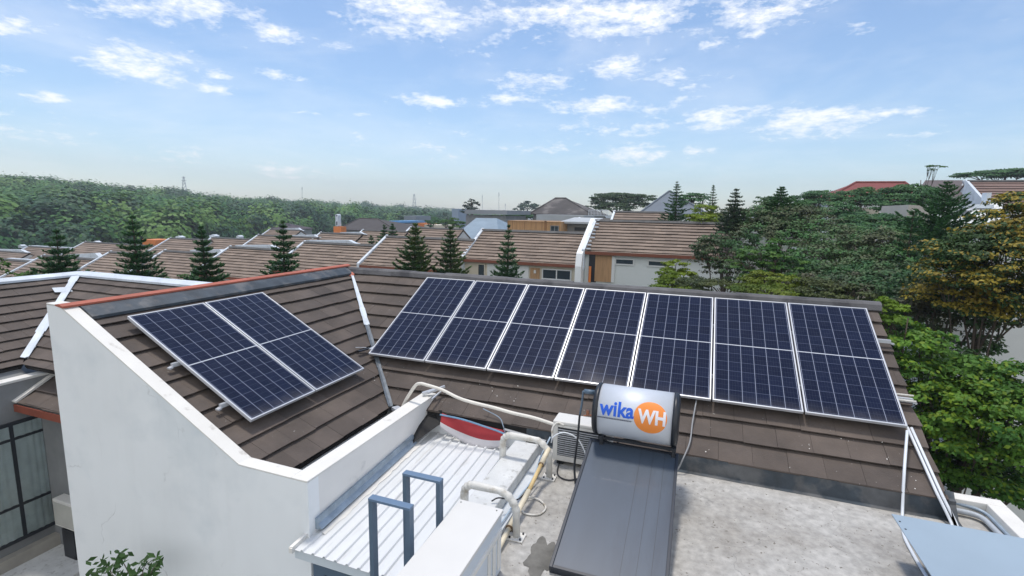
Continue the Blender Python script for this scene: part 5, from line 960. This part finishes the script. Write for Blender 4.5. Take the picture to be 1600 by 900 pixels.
tree('under_bush', 'dark low shrubs in shade below the fresh green tree', 'bush', [(1440, 690, 30, 30, 9.9), (1440, 640, 40, 40, 10.6), (1500, 650, 60, 50, 10.8), (1570, 660, 60, 50, 10.8), (1470, 590, 50, 40, 11), (1540, 710, 60, 30, 10.8), (1500, 740, 60, 20, 10.5), (1590, 760, 60, 20, 10.5), (1440, 735, 30, 20, 10)], leafm('shade', (.03, .07, .018), .5), size=.13, dens=.8, seed=64)
tree('street_bush', 'small green shrubs between the pines behind the red ridge', 'bush', [(285, 437, 10, 6, 21), (300, 433, 9, 7, 21.5), (262, 440, 14, 5, 20), (38, 430, 12, 5, 21), (8, 424, 8, 14, 19), (60, 434, 14, 5, 20)], LM, size=.12, dens=1.0, seed=65, branch=False)
# leafy branches at the foot of the white wall
t = Thing('potted_branches', (-4.6, 2.6, 3.2), 'thin leafy branches in front of the foot of the white gable wall', 'plant')
YB = 3.15; rng = np.random.default_rng(5); st = MB(); LV = []
for P in [[(215, 925), (196, 885), (188, 872), (192, 862)], [(180, 925), (176, 900), (170, 888), (160, 880)], [(215, 925), (222, 900), (226, 885), (244, 872)], [(230, 925), (236, 895), (246, 880)], [(170, 925), (160, 905), (142, 893)], [(200, 925), (210, 905), (205, 890)]]:
    q = [ony(x, y, YB+rng.uniform(-.12, .12)) for x, y in P]; q = [np.array(a) for a in smooth_path(q, 5)]; st.tube(q, [.006-.004*i/len(q) for i in range(len(q))], 5)
    for a in q[len(q)//3:]:
        for _ in range(3): LV.append(a+rng.normal(size=3)*.05)
t.part(st, 'stem', BARK); LV = np.array(LV); quads_mesh('leaves', leaf_quads(LV, unit(rng.normal(size=(len(LV), 3))*.6+np.array([.2, -.5, .7])), .095, .42, rng, .3), leafm('plant', (.035, .085, .02), .4, tr=.25), t.o, None, t.loc)
# ------------------------------------------------------------------ the forested hill at the left
CX_ = [-420, -200, 0, 60, 140, 200, 260, 340, 400, 470, 560, 640, 690, 740, 800]; CY_ = [262, 262, 272, 276, 285, 288, 294, 305, 309, 313, 321, 327, 332, 335, 337]; D1_ = [300, 320, 340, 350, 360, 370, 380, 400, 420, 450, 500, 600, 700, 800, 900]; D0_ = [100, 110, 120, 120, 125, 130, 130, 140, 150, 160, 170, 190, 210, 230, 250]
def hillpt(px, s):
    yc = np.interp(px, CX_, CY_)+np.interp(px, [0, 470, 700], [50, 27, 15]); D1v = np.interp(px, CX_, D1_); D0v = np.interp(px, CX_, D0_); top = pd(px, yc, D1v); k = ray(px, yc); hd = np.array([k[0], k[1]])/math.hypot(k[0], k[1]); zb_ = -8.0
    if s <= 1: D = D0v+(D1v-D0v)*s; z = zb_+(top[2]-zb_)*(s**1.0)
    else: D = D1v*(1+(s-1)*1.0); z = top[2]-(s-1)*40
    return np.array([hd[0]*D, hd[1]*D, z+ (2.5*math.sin(D*.05+px*.02)*math.sin(px*.03)*min(s, 1)*(1-min(s, 1))*3)])
pxs = np.linspace(-420, 800, 80); ss = np.linspace(0, 1.5, 16); V = [hillpt(a, s) for s in ss for a in pxs]; n = len(pxs)
mb = MB(); mb.add(V, [(j*n+i, j*n+i+1, (j+1)*n+i+1, (j+1)*n+i) for j in range(len(ss)-1) for i in range(n-1)]); tag(mb.build('hill', mat('hill_ground', (.02, .035, .018), .95, .2, .1)), kind='structure')
rng = np.random.default_rng(77); out = []; mis = []
for _ in range(2300):
    px = rng.uniform(-330, 790); s = rng.uniform(.0, 1.06)**.8; p = hillpt(px, s); D = math.hypot(p[0], p[1]); r = rng.uniform(3.2, 8.5)*(1.15 if s < .15 else 1)*(1+max(0, D-400)/700); nl = int(np.clip(260000/D, 400, 1300)); sz = r*.12*(1 if D < 300 else 1.2)
    c = p+np.array([0, 0, r*.9+1.5]); nc = 14; d = unit(rng.normal(size=(nc, 3))); d[:, 2] = np.abs(d[:, 2])*.9; k = rng.integers(0, nc, nl); q = d[k]*.85+rng.normal(size=(nl, 3))*.17; P = c+q*np.array([r, r, r*.8]); nm = unit(q+np.array([0, 0, .35])+rng.normal(size=(nl, 3))*.18)
    out.append(leaf_quads(P, nm, sz, .75, rng)); mis.append(np.full(nl, rng.integers(0, 4)))
FM = [leafm('forest_a', (.036, .125, .026), .2, tr=.15), leafm('forest_b', (.058, .165, .030), .2, tr=.15), leafm('forest_c', (.020, .075, .028), .2, tr=.15), leafm('forest_d', (.100, .205, .034), .2, tr=.15)]
o = quads_mesh('forest', np.concatenate(out), FM, None, np.concatenate(mis)); tag(o, 'dense forest covering the hillside at the left', 'forest', kind='stuff')
# ------------------------------------------------------------------ haze
def haze():
    zs = -14; m = MB(); m.box((-900, -60, zs), (500, 1150, 75)); o = m.build('haze', bpy.data.materials.new('haze_air')); mt = o.data.materials[0]; mt.use_nodes = True; t = mt.node_tree; t.nodes.clear()
    v = t.nodes.new('ShaderNodeVolumePrincipled'); v.inputs['Density'].default_value = HZ; v.inputs['Color'].default_value = (.80, .90, 1, 1); v.inputs['Anisotropy'].default_value = 0; ou = t.nodes.new('ShaderNodeOutputMaterial'); t.links.new(v.outputs[0], ou.inputs['Volume']); tag(o, 'thin bluish haze in the air', 'haze', kind='stuff')
HZ = .0007
haze()
